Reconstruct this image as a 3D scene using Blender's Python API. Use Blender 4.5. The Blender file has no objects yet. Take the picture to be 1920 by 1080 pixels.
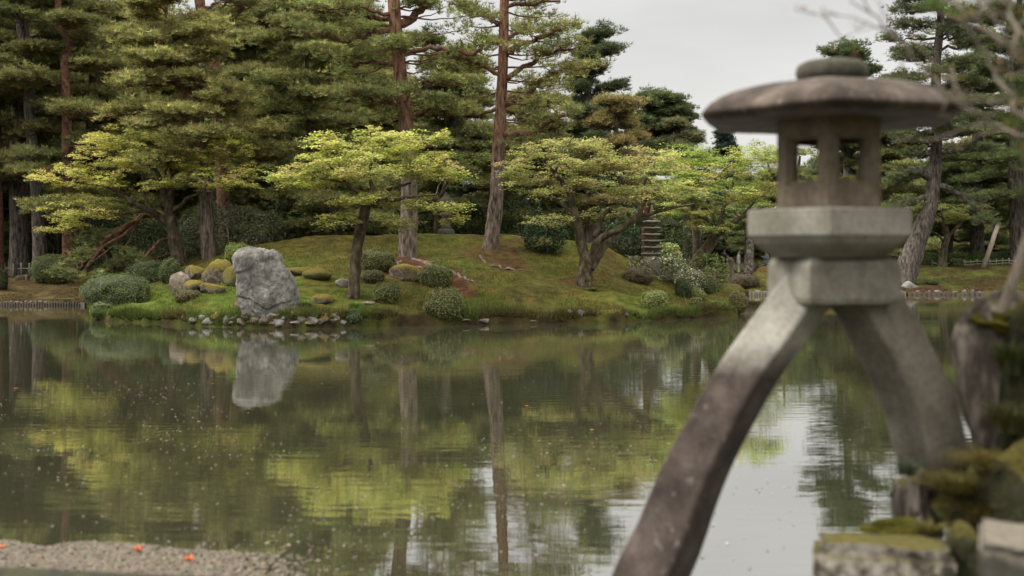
import bpy, bmesh, math, random
import numpy as np
from mathutils import Vector
R = math.radians
rng = np.random.default_rng(7)
random.seed(7)
scn = bpy.context.scene
COL = scn.collection

# ---------------------------------------------------------------- camera
F = 2059.0            # focal length in photo pixels (1920 wide)
YH = 470.0            # horizon row of the photograph
CH = 2.0              # eye height above the water
cam_d = bpy.data.cameras.new('camera'); cam = bpy.data.objects.new('camera', cam_d); COL.objects.link(cam)
cam.location = (0, 0, CH); cam.rotation_euler = (R(90), 0, 0)
cam_d.sensor_width = 36.0; cam_d.lens = 36.0*F/1920.0
cam_d.shift_y = -(540-YH)/1920.0
cam_d.clip_start = 0.1; cam_d.clip_end = 2000
cam_d.dof.use_dof = True; cam_d.dof.focus_distance = 34.0; cam_d.dof.aperture_fstop = 1.3
scn.camera = cam
# ---------------------------------------------------------------- world, sun, exposure
SUN_EL, SUN_AZ = R(44), R(-92)           # azimuth from +Y, clockwise: off to the camera's left
w = bpy.data.worlds.new('World'); scn.world = w; w.use_nodes = True
nt = w.node_tree; nt.nodes.clear()
def N(t, nt=nt, **k):
    n = nt.nodes.new(t)
    for a, b in k.items(): setattr(n, a, b)
    return n
out = N('ShaderNodeOutputWorld')
sky = N('ShaderNodeTexSky', sky_type='NISHITA', sun_disc=False)
sky.sun_elevation = SUN_EL; sky.sun_rotation = SUN_AZ
hs = N('ShaderNodeHueSaturation'); hs.inputs['Saturation'].default_value = 0.1
bg1 = N('ShaderNodeBackground'); bg1.inputs['Strength'].default_value = 0.05
nt.links.new(sky.outputs[0], hs.inputs['Color']); nt.links.new(hs.outputs[0], bg1.inputs['Color'])
tc = N('ShaderNodeTexCoord'); sep = N('ShaderNodeSeparateXYZ')
nt.links.new(tc.outputs['Generated'], sep.inputs[0])
ramp = N('ShaderNodeValToRGB')           # overcast: brighter towards the zenith
e = ramp.color_ramp.elements
e[0].position = 0.0; e[0].color = (.37, .355, .33, 1)
e[1].position = 1.0; e[1].color = (3.1, 2.97, 2.66, 1)
for p, c in ((.10, (.34, .33, .308, 1)), (.20, (.295, .288, .275, 1)), (.30, (.43, .42, .40, 1)), (.45, (1.25, 1.2, 1.1, 1))):
    q = ramp.color_ramp.elements.new(p); q.color = c
nt.links.new(sep.outputs['Z'], ramp.inputs[0])
mp = N('ShaderNodeMapping'); mp.inputs['Scale'].default_value = (1.0, 1.0, 3.5)
nz = N('ShaderNodeTexNoise'); nz.inputs['Scale'].default_value = 1.9; nz.inputs['Detail'].default_value = 5; nz.inputs['Roughness'].default_value = .5
nt.links.new(tc.outputs['Generated'], mp.inputs[0]); nt.links.new(mp.outputs[0], nz.inputs['Vector'])
mr = N('ShaderNodeMapRange'); mr.inputs[1].default_value = .36; mr.inputs[2].default_value = .64; mr.inputs[3].default_value = .74; mr.inputs[4].default_value = 1.16
nt.links.new(nz.outputs[0], mr.inputs[0])
mul = N('ShaderNodeVectorMath', operation='SCALE')
nt.links.new(ramp.outputs[0], mul.inputs[0]); nt.links.new(mr.outputs[0], mul.inputs['Scale'])
bg2 = N('ShaderNodeBackground'); bg2.inputs['Strength'].default_value = 1.0
nt.links.new(mul.outputs[0], bg2.inputs['Color'])
ads = N('ShaderNodeAddShader')
nt.links.new(bg1.outputs[0], ads.inputs[0]); nt.links.new(bg2.outputs[0], ads.inputs[1])
nt.links.new(ads.outputs[0], out.inputs['Surface'])
sl = bpy.data.lights.new('sun', 'SUN'); sl.energy = 2.0; sl.angle = R(16); sl.color = (1, .95, .87)
so = bpy.data.objects.new('sun', sl); COL.objects.link(so)
sd = Vector((math.sin(SUN_AZ)*math.cos(SUN_EL), math.cos(SUN_AZ)*math.cos(SUN_EL), math.sin(SUN_EL)))
so.rotation_euler = sd.to_track_quat('Z', 'Y').to_euler()
scn.view_settings.view_transform = 'Standard'; scn.view_settings.look = 'None'
scn.view_settings.exposure = 0.5; scn.view_settings.gamma = 1.0
scn.cycles.use_denoising = True
scn.cycles.max_bounces = 8; scn.cycles.diffuse_bounces = 6; scn.cycles.glossy_bounces = 3
scn.cycles.transmission_bounces = 3; scn.cycles.transparent_max_bounces = 4
scn.cycles.caustics_reflective = False; scn.cycles.caustics_refractive = False

# ---------------------------------------------------------------- helpers
def P(px, py, d):
    "world point seen at photo pixel (px, py) at depth d"
    return np.array([(px-960.0)/F*d, d, CH-(py-YH)/F*d])

def _h(ix, iy, iz, s):
    n = (ix.astype(np.int64)*374761393 + iy.astype(np.int64)*668265263 + iz.astype(np.int64)*2147483647 + s*974634777) & 0xffffffff
    n = ((n ^ (n >> 13))*1274126177) & 0xffffffff
    n = ((n ^ (n >> 16))*2246822519) & 0xffffffff
    return ((n ^ (n >> 15)) & 0xffff)/65535.0
def vnoise(p, s=0):
    p = np.asarray(p, float); i = np.floor(p); f = p-i; f = f*f*(3-2*f)
    x, y, z = i[..., 0], i[..., 1], i[..., 2]; u, v, ww = f[..., 0], f[..., 1], f[..., 2]
    def L(a, b, t): return a+(b-a)*t
    return L(L(L(_h(x, y, z, s), _h(x+1, y, z, s), u), L(_h(x, y+1, z, s), _h(x+1, y+1, z, s), u), v),
             L(L(_h(x, y, z+1, s), _h(x+1, y, z+1, s), u), L(_h(x, y+1, z+1, s), _h(x+1, y+1, z+1, s), u), v), ww)
def fbm(p, o=4, s=0):
    p = np.asarray(p, float); a = .5; t = 0; r = 0
    for k in range(o):
        r = r+a*(vnoise(p*2**k+k*17.3, s+k)-.5)*2; t += a; a *= .5
    return r/t
def sm(x, a, b):
    t = np.clip((np.asarray(x, float)-a)/(b-a), 0, 1); return t*t*(3-2*t)

class MB:
    def __init__(s): s.v = []; s.c = []; s.f = {3: [], 4: []}; s.m = {3: [], 4: []}; s.n = 0
    def add(s, v, f, col=(1, 1, 1), mi=0):
        v = np.asarray(v, float).reshape(-1, 3)
        if len(v) == 0: return
        c = np.broadcast_to(np.asarray(col, float), (len(v), 3))
        s.v.append(v); s.c.append(c)
        fs = f if isinstance(f, list) else [f]
        for g in fs:
            g = np.asarray(g, np.int64)
            if g.size:
                s.f[g.shape[1]].append(g+s.n); s.m[g.shape[1]].append(np.full(len(g), mi))
        s.n += len(v)
    def build(s, name, mats, parent=None, loc=None, smooth=True):
        me = bpy.data.meshes.new(name)
        V = np.concatenate(s.v); C = np.concatenate(s.c)
        if parent is not None: V = V-np.array(parent.location)
        elif loc is not None: V = V-np.array(loc)
        T = np.concatenate(s.f[3]) if s.f[3] else np.zeros((0, 3), int)
        Q = np.concatenate(s.f[4]) if s.f[4] else np.zeros((0, 4), int)
        M = np.concatenate([np.concatenate(s.m[k]) if s.m[k] else np.zeros(0, int) for k in (3, 4)])
        me.vertices.add(len(V)); me.vertices.foreach_set('co', V.ravel().astype(np.float32))
        idx = np.concatenate([T.ravel(), Q.ravel()]).astype(np.int32)
        me.loops.add(len(idx)); me.loops.foreach_set('vertex_index', idx)
        st = np.concatenate([np.arange(len(T))*3, len(T)*3+np.arange(len(Q))*4]).astype(np.int32)
        me.polygons.add(len(st)); me.polygons.foreach_set('loop_start', st)
        me.polygons.foreach_set('material_index', M.astype(np.int32))
        me.polygons.foreach_set('use_smooth', np.full(len(st), smooth, dtype=bool))
        at = me.color_attributes.new('tint', 'FLOAT_COLOR', 'POINT')
        at.data.foreach_set('color', np.hstack([C, np.ones((len(C), 1))]).ravel().astype(np.float32))
        me.update(); me.validate()
        for m in (mats if isinstance(mats, (list, tuple)) else [mats]): me.materials.append(m)
        o = bpy.data.objects.new(name, me); COL.objects.link(o)
        if parent is not None: o.parent = parent
        elif loc is not None: o.location = [float(x) for x in loc]
        return o
def tag(o, label, cat, group=None, kind=None):
    if label: o['label'] = label
    if cat: o['category'] = cat
    if group: o['group'] = group
    if kind: o['kind'] = kind
    return o
def thing(name, label, cat, loc, group=None):
    o = bpy.data.objects.new(name, None); COL.objects.link(o); o.empty_display_size = .2
    o.location = [float(x) for x in loc]
    return tag(o, label, cat, group)

def smooth_path(pts, rad, k=4, jit=0.0, seed=0):
    "Catmull-Rom through pts"
    pts = np.asarray(pts, float); rad = np.asarray(rad, float)
    if len(pts) < 2: return pts, rad
    q = np.vstack([2*pts[0]-pts[1], pts, 2*pts[-1]-pts[-2]]); o = []; r = []
    for i in range(len(pts)-1):
        p0, p1, p2, p3 = q[i:i+4]
        for t in np.arange(k)/k:
            o.append(.5*((2*p1)+(p2-p0)*t+(2*p0-5*p1+4*p2-p3)*t*t+(3*p1-p0-3*p2+p3)*t**3)); r.append(rad[i]+(rad[i+1]-rad[i])*t)
    o.append(pts[-1]); r.append(rad[-1]); o = np.array(o); r = np.array(r)
    if jit:
        g = np.random.default_rng(seed); o[1:-1] += g.normal(0, 1, (len(o)-2, 3))*jit*np.minimum(r[1:-1, None]*3, .12)
    return o, r
def tube(mb, pts, rad, n=8, rough=0.0, col=(1, 1, 1), mi=0, seed=0, freq=6.0):
    pts = np.asarray(pts, float); rad = np.asarray(rad, float); m = len(pts)
    t = np.gradient(pts, axis=0); t /= np.linalg.norm(t, axis=1)[:, None]+1e-9
    u = np.cross(t[0], (0, 1, 0) if abs(t[0][1]) < .8 else (1, 0, 0)); U = []
    for i in range(m):
        u = u-t[i]*u.dot(t[i]); u /= np.linalg.norm(u)+1e-9; U.append(u)
    U = np.array(U); W = np.cross(t, U)
    a = np.arange(n)/n*2*math.pi
    ring = np.cos(a)[None, :, None]*U[:, None]+np.sin(a)[None, :, None]*W[:, None]
    rr = np.repeat(rad[:, None], n, 1)
    V = pts[:, None]+ring*rr[..., None]
    if rough: V = pts[:, None]+ring*(rr*(1+rough*fbm(V*freq, 3, seed)))[..., None]
    i = np.arange(m-1)[:, None]*n; j = np.arange(n)[None]; j2 = (j+1) % n
    f = np.stack([i+j, i+j2, i+n+j2, i+n+j], -1).reshape(-1, 4)
    V = V.reshape(-1, 3); k = len(V)
    V = np.vstack([V, pts[0], pts[-1]])
    jj = np.arange(n); jn = (jj+1) % n
    caps = np.vstack([np.stack([jn, jj, np.full(n, k)], -1), np.stack([(m-1)*n+jj, (m-1)*n+jn, np.full(n, k+1)], -1)])
    mb.add(V, [f, caps], col, mi)
def loft(mb, rings, col=(1, 1, 1), mi=0, caps=True):
    rings = [np.asarray(r, float) for r in rings]; n = len(rings[0]); m = len(rings)
    V = np.concatenate(rings); i = np.arange(m-1)[:, None]*n; j = np.arange(n)[None]; j2 = (j+1) % n
    fs = [np.stack([i+j, i+j2, i+n+j2, i+n+j], -1).reshape(-1, 4)]
    if caps:
        V = np.vstack([V, rings[0].mean(0), rings[-1].mean(0)]); k = n*m; jj = np.arange(n); jn = (jj+1) % n
        fs += [np.vstack([np.stack([jn, jj, np.full(n, k)], -1), np.stack([(m-1)*n+jj, (m-1)*n+jn, np.full(n, k+1)], -1)])]
    mb.add(V, fs, col, mi)
def box(mb, c, s, rz=0.0, col=(1, 1, 1), mi=0, bev=.0, seed=0):
    "box centred at c with sizes s, its vertical and top edges chamfered"
    x, y, z = np.array(s)/2.0; b = bev or min(s)*.08
    def rg(x, y, z): return np.array([(-x+b, -y, z), (x-b, -y, z), (x, -y+b, z), (x, y-b, z), (x-b, y, z), (-x+b, y, z), (-x, y-b, z), (-x, -y+b, z)])
    def rs(z, i): return rg(x-i, y-i, z)
    rings = [rs(-z, b*.7), rs(-z+b, 0), rs(z-b, 0), rs(z, b*.7)]
    ca, sa = math.cos(rz), math.sin(rz)
    rings = [np.stack([r[:, 0]*ca-r[:, 1]*sa+c[0], r[:, 0]*sa+r[:, 1]*ca+c[1], r[:, 2]+c[2]], -1) for r in rings]
    loft(mb, rings, col, mi)

# foliage -------------------------------------------------------------
def jitcol(col, n, s=.22, g=rng):
    k = np.exp(g.normal(0, s, (n, 1))); h = g.normal(0, .09, (n, 3))
    c = np.clip(np.asarray(col)*k*(1+h), .004, .8)
    return c*.88+.12*c.mean(1, keepdims=True)
def needles(mb, C, L, wd, B, col, g, up=.35, mi=1):
    "tufts of needle blades: C centres (N,3), B blades each"
    n = len(C)
    if n == 0: return
    d = g.normal(0, 1, (n, B, 3)); d[..., 2] = np.abs(d[..., 2])*1.1+up-.25
    d /= np.linalg.norm(d, axis=-1)[..., None]
    s = np.cross(d, g.normal(0, 1, (n, B, 3))); s /= np.linalg.norm(s, axis=-1)[..., None]
    ln = L*g.uniform(.6, 1.3, (n, B, 1))
    b = C[:, None]+d*ln*.08
    V = np.stack([b-s*wd*.5, b+s*wd*.5, b+d*ln], 2).reshape(-1, 3)
    c = np.repeat(jitcol(col, n, .32, g), B*3, 0)
    mb.add(V, np.arange(len(V)).reshape(-1, 3), c, mi)
def leaves(mb, C, L, W, col, g, flat=1.0, mi=1, cs=.2, nrm=None):
    "rhombic leaves at C; flat=1 nearly level, 0 any way up"
    n = len(C)
    if n == 0: return
    nr = g.normal(0, 1, (n, 3)); nr[:, 2] = np.abs(nr[:, 2]); nr = nr*(1-flat*.75)+np.array([0, 0, 1.6*flat])
    if nrm is not None: nr = nrm+g.normal(0, .45, (n, 3))
    nr /= np.linalg.norm(nr, axis=1)[:, None]
    a = np.cross(nr, g.normal(0, 1, (n, 3))); a /= np.linalg.norm(a, axis=1)[:, None]; b = np.cross(nr, a)
    k = g.uniform(.65, 1.25, (n, 1)); l = L*k*.5; ww = W*k*.5
    V = np.stack([C-a*l, C+b*ww-a*l*.1, C+a*l, C-b*ww-a*l*.1], 1).reshape(-1, 3)
    mb.add(V, np.arange(len(V)).reshape(-1, 4), np.repeat(jitcol(col, n, cs, g), 4, 0), mi)

# ---------------------------------------------------------------- materials
def mat(name):
    m = bpy.data.materials.new(name); m.use_nodes = True; t = m.node_tree; t.nodes.clear()
    o = t.nodes.new('ShaderNodeOutputMaterial'); return m, t, o
def lk(t, a, b): t.links.new(a, b)
def nd(t, typ, **k):
    n = t.nodes.new(typ)
    for a, b in k.items():
        if a in n.inputs: n.inputs[a].default_value = b
        else: setattr(n, a, b)
    return n
def ramp_node(t, stops):
    r = t.nodes.new('ShaderNodeValToRGB'); el = r.color_ramp.elements
    while len(el) < len(stops): el.new(.5)
    for q, (p, c) in zip(el, stops): q.position = p; q.color = (*c, 1)
    return r
def foliage_mat(name, trans=.3, rough=.6, tcol=(1.1, 1.18, .8)):
    m, t, o = mat(name)
    a = nd(t, 'ShaderNodeAttribute', attribute_name='tint')
    p = nd(t, 'ShaderNodeBsdfPrincipled', Roughness=rough); p.inputs['Specular IOR Level'].default_value = .25
    lk(t, a.outputs['Color'], p.inputs['Base Color'])
    tr = nd(t, 'ShaderNodeBsdfTranslucent'); mu = nd(t, 'ShaderNodeVectorMath', operation='MULTIPLY'); mu.inputs[1].default_value = tcol
    lk(t, a.outputs['Color'], mu.inputs[0]); lk(t, mu.outputs[0], tr.inputs['Color'])
    mx = nd(t, 'ShaderNodeMixShader', Fac=trans); lk(t, p.outputs[0], mx.inputs[1]); lk(t, tr.outputs[0], mx.inputs[2])
    lk(t, mx.outputs[0], o.inputs['Surface']); return m
def surf_mat(name, stops, scale=4.0, stretch=(1, 1, 1), detail=8, rough=.85, bump=.5, bscale=None, moss=None, moss_amt=.5, zramp=None, spots=None, attr=False, spec=.3, bdist=.02):
    """noise-coloured surface. moss: colour growing on upward faces; zramp: (z0, z1, stops2) blends by height to a second palette; spots: colour of lichen spots"""
    m, t, o = mat(name)
    ge = nd(t, 'ShaderNodeNewGeometry'); mp = nd(t, 'ShaderNodeMapping'); mp.inputs['Scale'].default_value = stretch
    lk(t, ge.outputs['Position'], mp.inputs['Vector'])
    n1 = nd(t, 'ShaderNodeTexNoise', Scale=scale, Detail=detail, Roughness=.62); lk(t, mp.outputs[0], n1.inputs['Vector'])
    n2 = nd(t, 'ShaderNodeTexNoise', Scale=(bscale or scale*5), Detail=6.0, Roughness=.65); lk(t, mp.outputs[0], n2.inputs['Vector'])
    r = ramp_node(t, stops); lk(t, n1.outputs[0], r.inputs[0]); c = r.outputs[0]
    def mix(fac, a, b):
        x = nd(t, 'ShaderNodeMix', data_type='RGBA'); lk(t, fac, x.inputs[0])
        if isinstance(a, tuple): x.inputs[6].default_value = (*a, 1)
        else: lk(t, a, x.inputs[6])
        if isinstance(b, tuple): x.inputs[7].default_value = (*b, 1)
        else: lk(t, b, x.inputs[7])
        return x.outputs[2]
    def mrange(v, a, b, c0=0.0, d0=1.0):
        x = nd(t, 'ShaderNodeMapRange'); lk(t, v, x.inputs[0])
        for k, q in enumerate((a, b, c0, d0)): x.inputs[k+1].default_value = q
        return x.outputs[0]
    sp = nd(t, 'ShaderNodeSeparateXYZ'); lk(t, ge.outputs['Position'], sp.inputs[0])
    if zramp:
        z0, z1, st2 = zramp
        r2 = ramp_node(t, st2); lk(t, n1.outputs[0], r2.inputs[0])
        wn = nd(t, 'ShaderNodeTexNoise', Scale=3.0, Detail=6.0); lk(t, ge.outputs['Position'], wn.inputs['Vector'])
        ad = nd(t, 'ShaderNodeMath', operation='MULTIPLY_ADD'); lk(t, wn.outputs[0], ad.inputs[0]); ad.inputs[1].default_value = abs(z1-z0)*1.2
        lk(t, sp.outputs['Z'], ad.inputs[2])
        c = mix(mrange(ad.outputs[0], z0+abs(z1-z0)*.6, z1+abs(z1-z0)*.6), c, r2.outputs[0])
    if attr:
        a = nd(t, 'ShaderNodeAttribute', attribute_name='tint'); mu = nd(t, 'ShaderNodeVectorMath', operation='MULTIPLY')
        lk(t, c, mu.inputs[0]); lk(t, a.outputs['Color'], mu.inputs[1]); c = mu.outputs[0]
    # fine mottling
    fm = mrange(n2.outputs[0], .3, .7, .72, 1.25)
    sc = nd(t, 'ShaderNodeVectorMath', operation='SCALE'); lk(t, c, sc.inputs[0]); lk(t, fm, sc.inputs['Scale']); c = sc.outputs[0]
    if spots:
        vo = nd(t, 'ShaderNodeTexNoise', Scale=scale*3.1, Detail=5.0, Roughness=.7); lk(t, ge.outputs['Position'], vo.inputs['Vector'])
        c = mix(mrange(vo.outputs[0], .60, .68, 0, .75), c, spots)
    if moss:
        sn = nd(t, 'ShaderNodeSeparateXYZ'); lk(t, ge.outputs['Normal'], sn.inputs[0])
        ad = nd(t, 'ShaderNodeMath', operation='MULTIPLY_ADD'); lk(t, n1.outputs[0], ad.inputs[0]); ad.inputs[1].default_value = 1.3; lk(t, sn.outputs['Z'], ad.inputs[2])
        mc = nd(t, 'ShaderNodeVectorMath', operation='SCALE'); mc.inputs[0].default_value = moss; lk(t, mrange(n2.outputs[0], .3, .7, .6, 1.4), mc.inputs['Scale'])
        c = mix(mrange(ad.outputs[0], 1.65-moss_amt, 1.95-moss_amt), c, mc.outputs[0])
    p = nd(t, 'ShaderNodeBsdfPrincipled', Roughness=rough); p.inputs['Specular IOR Level'].default_value = spec
    lk(t, c, p.inputs['Base Color'])
    b = nd(t, 'ShaderNodeBump', Strength=bump, Distance=bdist); lk(t, n2.outputs[0], b.inputs['Height']); lk(t, b.outputs[0], p.inputs['Normal'])
    lk(t, p.outputs[0], o.inputs['Surface']); return m

M = {}
M['needle'] = foliage_mat('pine_needles', .38, .6, (1.1, 1.12, .8))
M['leaf'] = foliage_mat('young_leaves', .45, .5)
M['shrub'] = foliage_mat('shrub_leaves', .2, .75, (1.1, 1.2, .7))
M['petal'] = foliage_mat('petals', .2, .6, (1, 1, 1))
GREYB = [(.36, (.026, .019, .014)), (.48, (.10, .074, .057)), (.66, (.21, .165, .135))]
REDB = [(.36, (.05, .026, .018)), (.48, (.19, .095, .062)), (.66, (.32, .18, .12))]
M['bark_pine'] = surf_mat('red_pine_bark', GREYB, 5, (2.2, 2.2, .55), rough=.95, bump=.9, bscale=14, zramp=(4.2, 7.5, REDB), bdist=.04)
M['bark_grey'] = surf_mat('grey_pine_bark', [(.36, (.025, .021, .019)), (.48, (.085, .07, .06)), (.66, (.18, .15, .13))], 5, (2.2, 2.2, .5), rough=.95, bump=.9, bscale=14, bdist=.04)
M['bark_red'] = surf_mat('red_bark', [(.34, (.045, .024, .017)), (.5, (.15, .075, .05)), (.68, (.25, .14, .095))], 6, (1.5, 1.5, 1), rough=.9, bump=.6)
M['bark_maple'] = surf_mat('mossy_maple_bark', [(.34, (.022, .017, .011)), (.5, (.06, .046, .027)), (.66, (.135, .108, .07))], 7, (1, 1, .5), rough=.95, bump=.9, moss=(.085, .08, .018), moss_amt=.3)
M['bark_root'] = surf_mat('brown_root_bark', [(.34, (.05, .035, .025)), (.5, (.11, .08, .06)), (.66, (.19, .145, .115))], 6, rough=.95, bump=.6, moss=(.10, .09, .02), moss_amt=-.1)
M['bark_twig'] = surf_mat('grey_brown_twigs', [(.3, (.09, .073, .056)), (.7, (.25, .215, .175))], 6, rough=.9, bump=.2)
M['bark_pale'] = surf_mat('pale_flecked_bark', [(.35, (.07, .055, .045)), (.5, (.18, .15, .12)), (.65, (.4, .37, .32))], 7, rough=.9, bump=.4)
# ---------------------------------------------------------------- terrain
SH_PX = np.array([-900, 0, 150, 166, 172, 203, 300, 355, 450, 560, 650, 760, 880, 1000, 1100, 1200, 1300, 1384, 1391, 1397, 1440, 1700, 1900, 3000.])
SH_D = np.array([39., 40.0, 40.2, 39.5, 32.2, 31.0, 30.3, 29.1, 28.6, 28.25, 28.8, 29.2, 29.6, 30.06, 30.3, 31.2, 32.4, 34.2, 35.8, 48.8, 49.6, 49.6, 49.6, 49.6])
HT_PX = np.array([-900, 0, 150, 175, 230, 300, 400, 450, 550, 650, 780, 920, 1020, 1130, 1200, 1290, 1360, 1393, 1425, 3000.])
HT_Z = np.array([1.0, 1.0, .95, .7, .95, 1.4, 1.85, 2.15, 2.45, 2.55, 2.62, 2.58, 2.5, 2.2, 1.65, 0.95, .45, .3, 1.25, 1.25])
def shore(px): return np.interp(px, SH_PX, SH_D)
def H(x, y):
    "ground height above the water, far side and island"
    x = np.asarray(x, float); y = np.asarray(y, float)
    px = 960+F*x/np.maximum(y, 1.0)
    s = shore(px)+.14*fbm(np.stack([x*.9, y*.9, x*0], -1), 3, 5); top = np.interp(px, HT_PX, HT_Z)
    d = y-s
    isl = sm(px, 150, 180)*(1-sm(px, 1390, 1410))
    run = 6.0+4.5*isl
    t = np.clip(d/run, 0, 1)
    eh = .2+.1*fbm(np.stack([x*1.3, y*1.3, x*0], -1), 2, 71)
    z = eh*sm(d, -.04, .07)+(top-eh)*np.where(isl > .5, t**.85*(1-.12*np.sin(t*math.pi)), t**.75)
    back = sm(d, run+.5, run+7)
    base = np.where(px > 1230, .5, 1.2)
    z = z+(base-top)*back
    n = fbm(np.stack([x*.45, y*.45, x*0], -1), 4, 11)*.2+fbm(np.stack([x*2, y*2, x*0], -1), 3, 21)*.08+fbm(np.stack([x*1.1, y*1.5, x*0], -1), 3, 91)*.12*(1-sm(d, 1.5, 4))
    z = z+n*sm(d, .1, 1.2)
    z = np.where(d < 0, np.maximum(-.7, d*1.2-.05), z)
    # near bank, under and to the right of the camera
    nb = np.maximum(1-sm(y, 1.6, 2.6), sm(x, 1.75, 2.3)*(1-sm(y, 5.4, 6.6))*sm(y, -50, -40))
    z = np.where(y < 20, -.7+nb*1.25, z)
    return z
def G(px, py, lo=27.0, hi=62.0):
    "where the ray through the pixel meets the ground"
    d = np.arange(lo, hi, .02); x = (px-960)/F*d; z = CH-(py-YH)/F*d
    k = np.nonzero(H(x, d) >= z)[0]
    i = k[0] if len(k) else len(d)-1
    return np.array([x[i], d[i], float(H(x[i], d[i]))])
def gz(x, y): return float(H(np.array([x]), np.array([y]))[0])

def spaced(a): return np.unique(np.round(np.concatenate(a), 4))
xs = spaced([np.linspace(-260, -40, 24), np.linspace(-40, -16, 40), np.arange(-16, 13, .13), np.linspace(13, 32, 60), np.linspace(32, 60, 20), np.linspace(60, 260, 22)])
ys = spaced([np.linspace(-30, 1, 10), np.arange(1, 7.5, .35), np.linspace(8, 26, 12), np.arange(26.5, 45, .13), np.arange(45, 60, .3), np.linspace(60, 120, 30), np.linspace(120, 700, 16)])
X, Y = np.meshgrid(xs, ys); Z = H(X, Y)
px = 960+F*X/np.maximum(Y, 1); D = Y-shore(px)
n1 = fbm(np.stack([X*.5, Y*.5, X*0], -1), 4, 31); n2 = fbm(np.stack([X*1.7, Y*1.7, X*0], -1), 4, 41); n3 = fbm(np.stack([X*.9+9, Y*.6, X*0], -1), 4, 51)
def c3(a): return np.array(a)[None, None]
green, olive, ochre, brown, soil, bright = c3((.085, .105, .022)), c3((.125, .115, .028)), c3((.16, .115, .035)), c3((.10, .065, .032)), c3((.105, .05, .03)), c3((.12, .165, .03))
def mixc(a, b, t): return a+(b-a)*np.clip(t, 0, 1)[..., None]
gc = mixc(green, olive, .5+n1*1.6)
gc = mixc(gc, ochre, sm(n2, .02, .35)*.75)
gc = mixc(gc, brown, sm(n3, .1, .4)*.55)
isl = sm(px, 160, 180)*(1-sm(px, 1385, 1400))
gc = mixc(gc, bright, sm(n3, -.25, .1)*(1-sm(px, 520, 700))*isl*(1-sm(D, 3.5, 6))*.9)
gc = mixc(gc, bright, sm(n1, -.25, .2)*isl*(1-sm(D, 1.5, 4.5))*.55)
PCH = []
def patch(cpx, cpy, rx, ry, amt, col):
    global gc
    g = G(cpx, cpy); PCH.append((g[0], g[1], rx, ry))
    r = np.hypot((X-g[0])/rx, (Y-g[1])/ry)+n2*.55
    gc = mixc(gc, col, (1-sm(r, .55, 1.05))*amt)
for q in ((845, 535, .9, 2.0, 1), (865, 552, .6, 1.0, .9), (750, 495, 1.1, 2.0, .95), (800, 515, .9, 1.6, .9), (955, 498, .9, 1.2, .75), (920, 475, 1.4, 1.5, .6), (1088, 532, .9, .9, .6), (570, 510, 1.0, 1.0, .5)):
    patch(*q, soil)
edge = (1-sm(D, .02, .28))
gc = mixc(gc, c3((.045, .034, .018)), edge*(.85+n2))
far = sm(px, 1395, 1410)
gc = mixc(gc, mixc(olive, c3((.15, .085, .045)), .5+n3*2.2), far*(1-sm(px, 1500, 1640))*.95)
gc = mixc(gc, mixc(c3((.105, .125, .03)), c3((.085, .05, .03)), .45+n2*1.4+n3*1.2), sm(px, 1600, 1700))
lft = 1-sm(px, 150, 168)
gc = mixc(gc, mixc(c3((.15, .115, .055)), c3((.09, .052, .03)), .5+n3*2.4), lft*.9)
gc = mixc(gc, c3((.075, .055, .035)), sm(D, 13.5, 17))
k = np.array(Z).size; ny, nx = X.shape
ii = (np.arange(ny-1)[:, None]*nx+np.arange(nx-1)[None])
qd = np.stack([ii, ii+1, ii+nx+1, ii+nx], -1).reshape(-1, 4)
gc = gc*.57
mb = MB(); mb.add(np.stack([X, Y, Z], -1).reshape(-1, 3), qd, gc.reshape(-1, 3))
M['ground'] = surf_mat('moss_and_soil', [(.32, (.42, .44, .42)), (.5, (.95, .95, .95)), (.68, (1.5, 1.4, 1.25))], 3.2, detail=12, rough=1.0, bump=.8, bscale=30, attr=True, spec=.05, bdist=.03)
tag(mb.build('ground', M['ground']), 'mossy ground of the pond banks', None, kind='structure')

# water: one sheet over the pond, mirror-like with faint ripples over murky olive depth
m, t, o = mat('pond_water')
ge = nd(t, 'ShaderNodeNewGeometry')
mp = nd(t, 'ShaderNodeMapping'); mp.inputs['Scale'].default_value = (1.1, 5.5, 1); lk(t, ge.outputs['Position'], mp.inputs[0])
a1 = nd(t, 'ShaderNodeTexNoise', Scale=1.2, Detail=3.0, Roughness=.5); lk(t, mp.outputs[0], a1.inputs['Vector'])
mp2 = nd(t, 'ShaderNodeMapping'); mp2.inputs['Scale'].default_value = (.16, .42, 1); lk(t, ge.outputs['Position'], mp2.inputs[0])
a2 = nd(t, 'ShaderNodeTexNoise', Scale=1.0, Detail=2.0); lk(t, mp2.outputs[0], a2.inputs['Vector'])
cr = nd(t, 'ShaderNodeMapRange'); lk(t, a2.outputs[0], cr.inputs[0])       # calm and ruffled patches
for k_, q in enumerate((.4, .65, .25, 1.0)): cr.inputs[k_+1].default_value = q
hm = nd(t, 'ShaderNodeMath', operation='MULTIPLY'); lk(t, a1.outputs[0], hm.inputs[0]); lk(t, cr.outputs[0], hm.inputs[1])
bp = nd(t, 'ShaderNodeBump', Strength=1.0, Distance=.0023); lk(t, hm.outputs[0], bp.inputs['Height'])
df = nd(t, 'ShaderNodeBsdfDiffuse'); df.inputs['Color'].default_value = (.049, .050, .030, 1)
gl = nd(t, 'ShaderNodeBsdfGlossy', Roughness=.015); gl.inputs['Color'].default_value = (.95, .95, .95, 1); lk(t, bp.outputs[0], gl.inputs['Normal'])
lw = nd(t, 'ShaderNodeLayerWeight', Blend=.5); 
fr = nd(t, 'ShaderNodeMapRange'); lk(t, lw.outputs['Facing'], fr.inputs[0])
for k_, q in enumerate((.3, .95, .14, .86)): fr.inputs[k_+1].default_value = q
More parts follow.
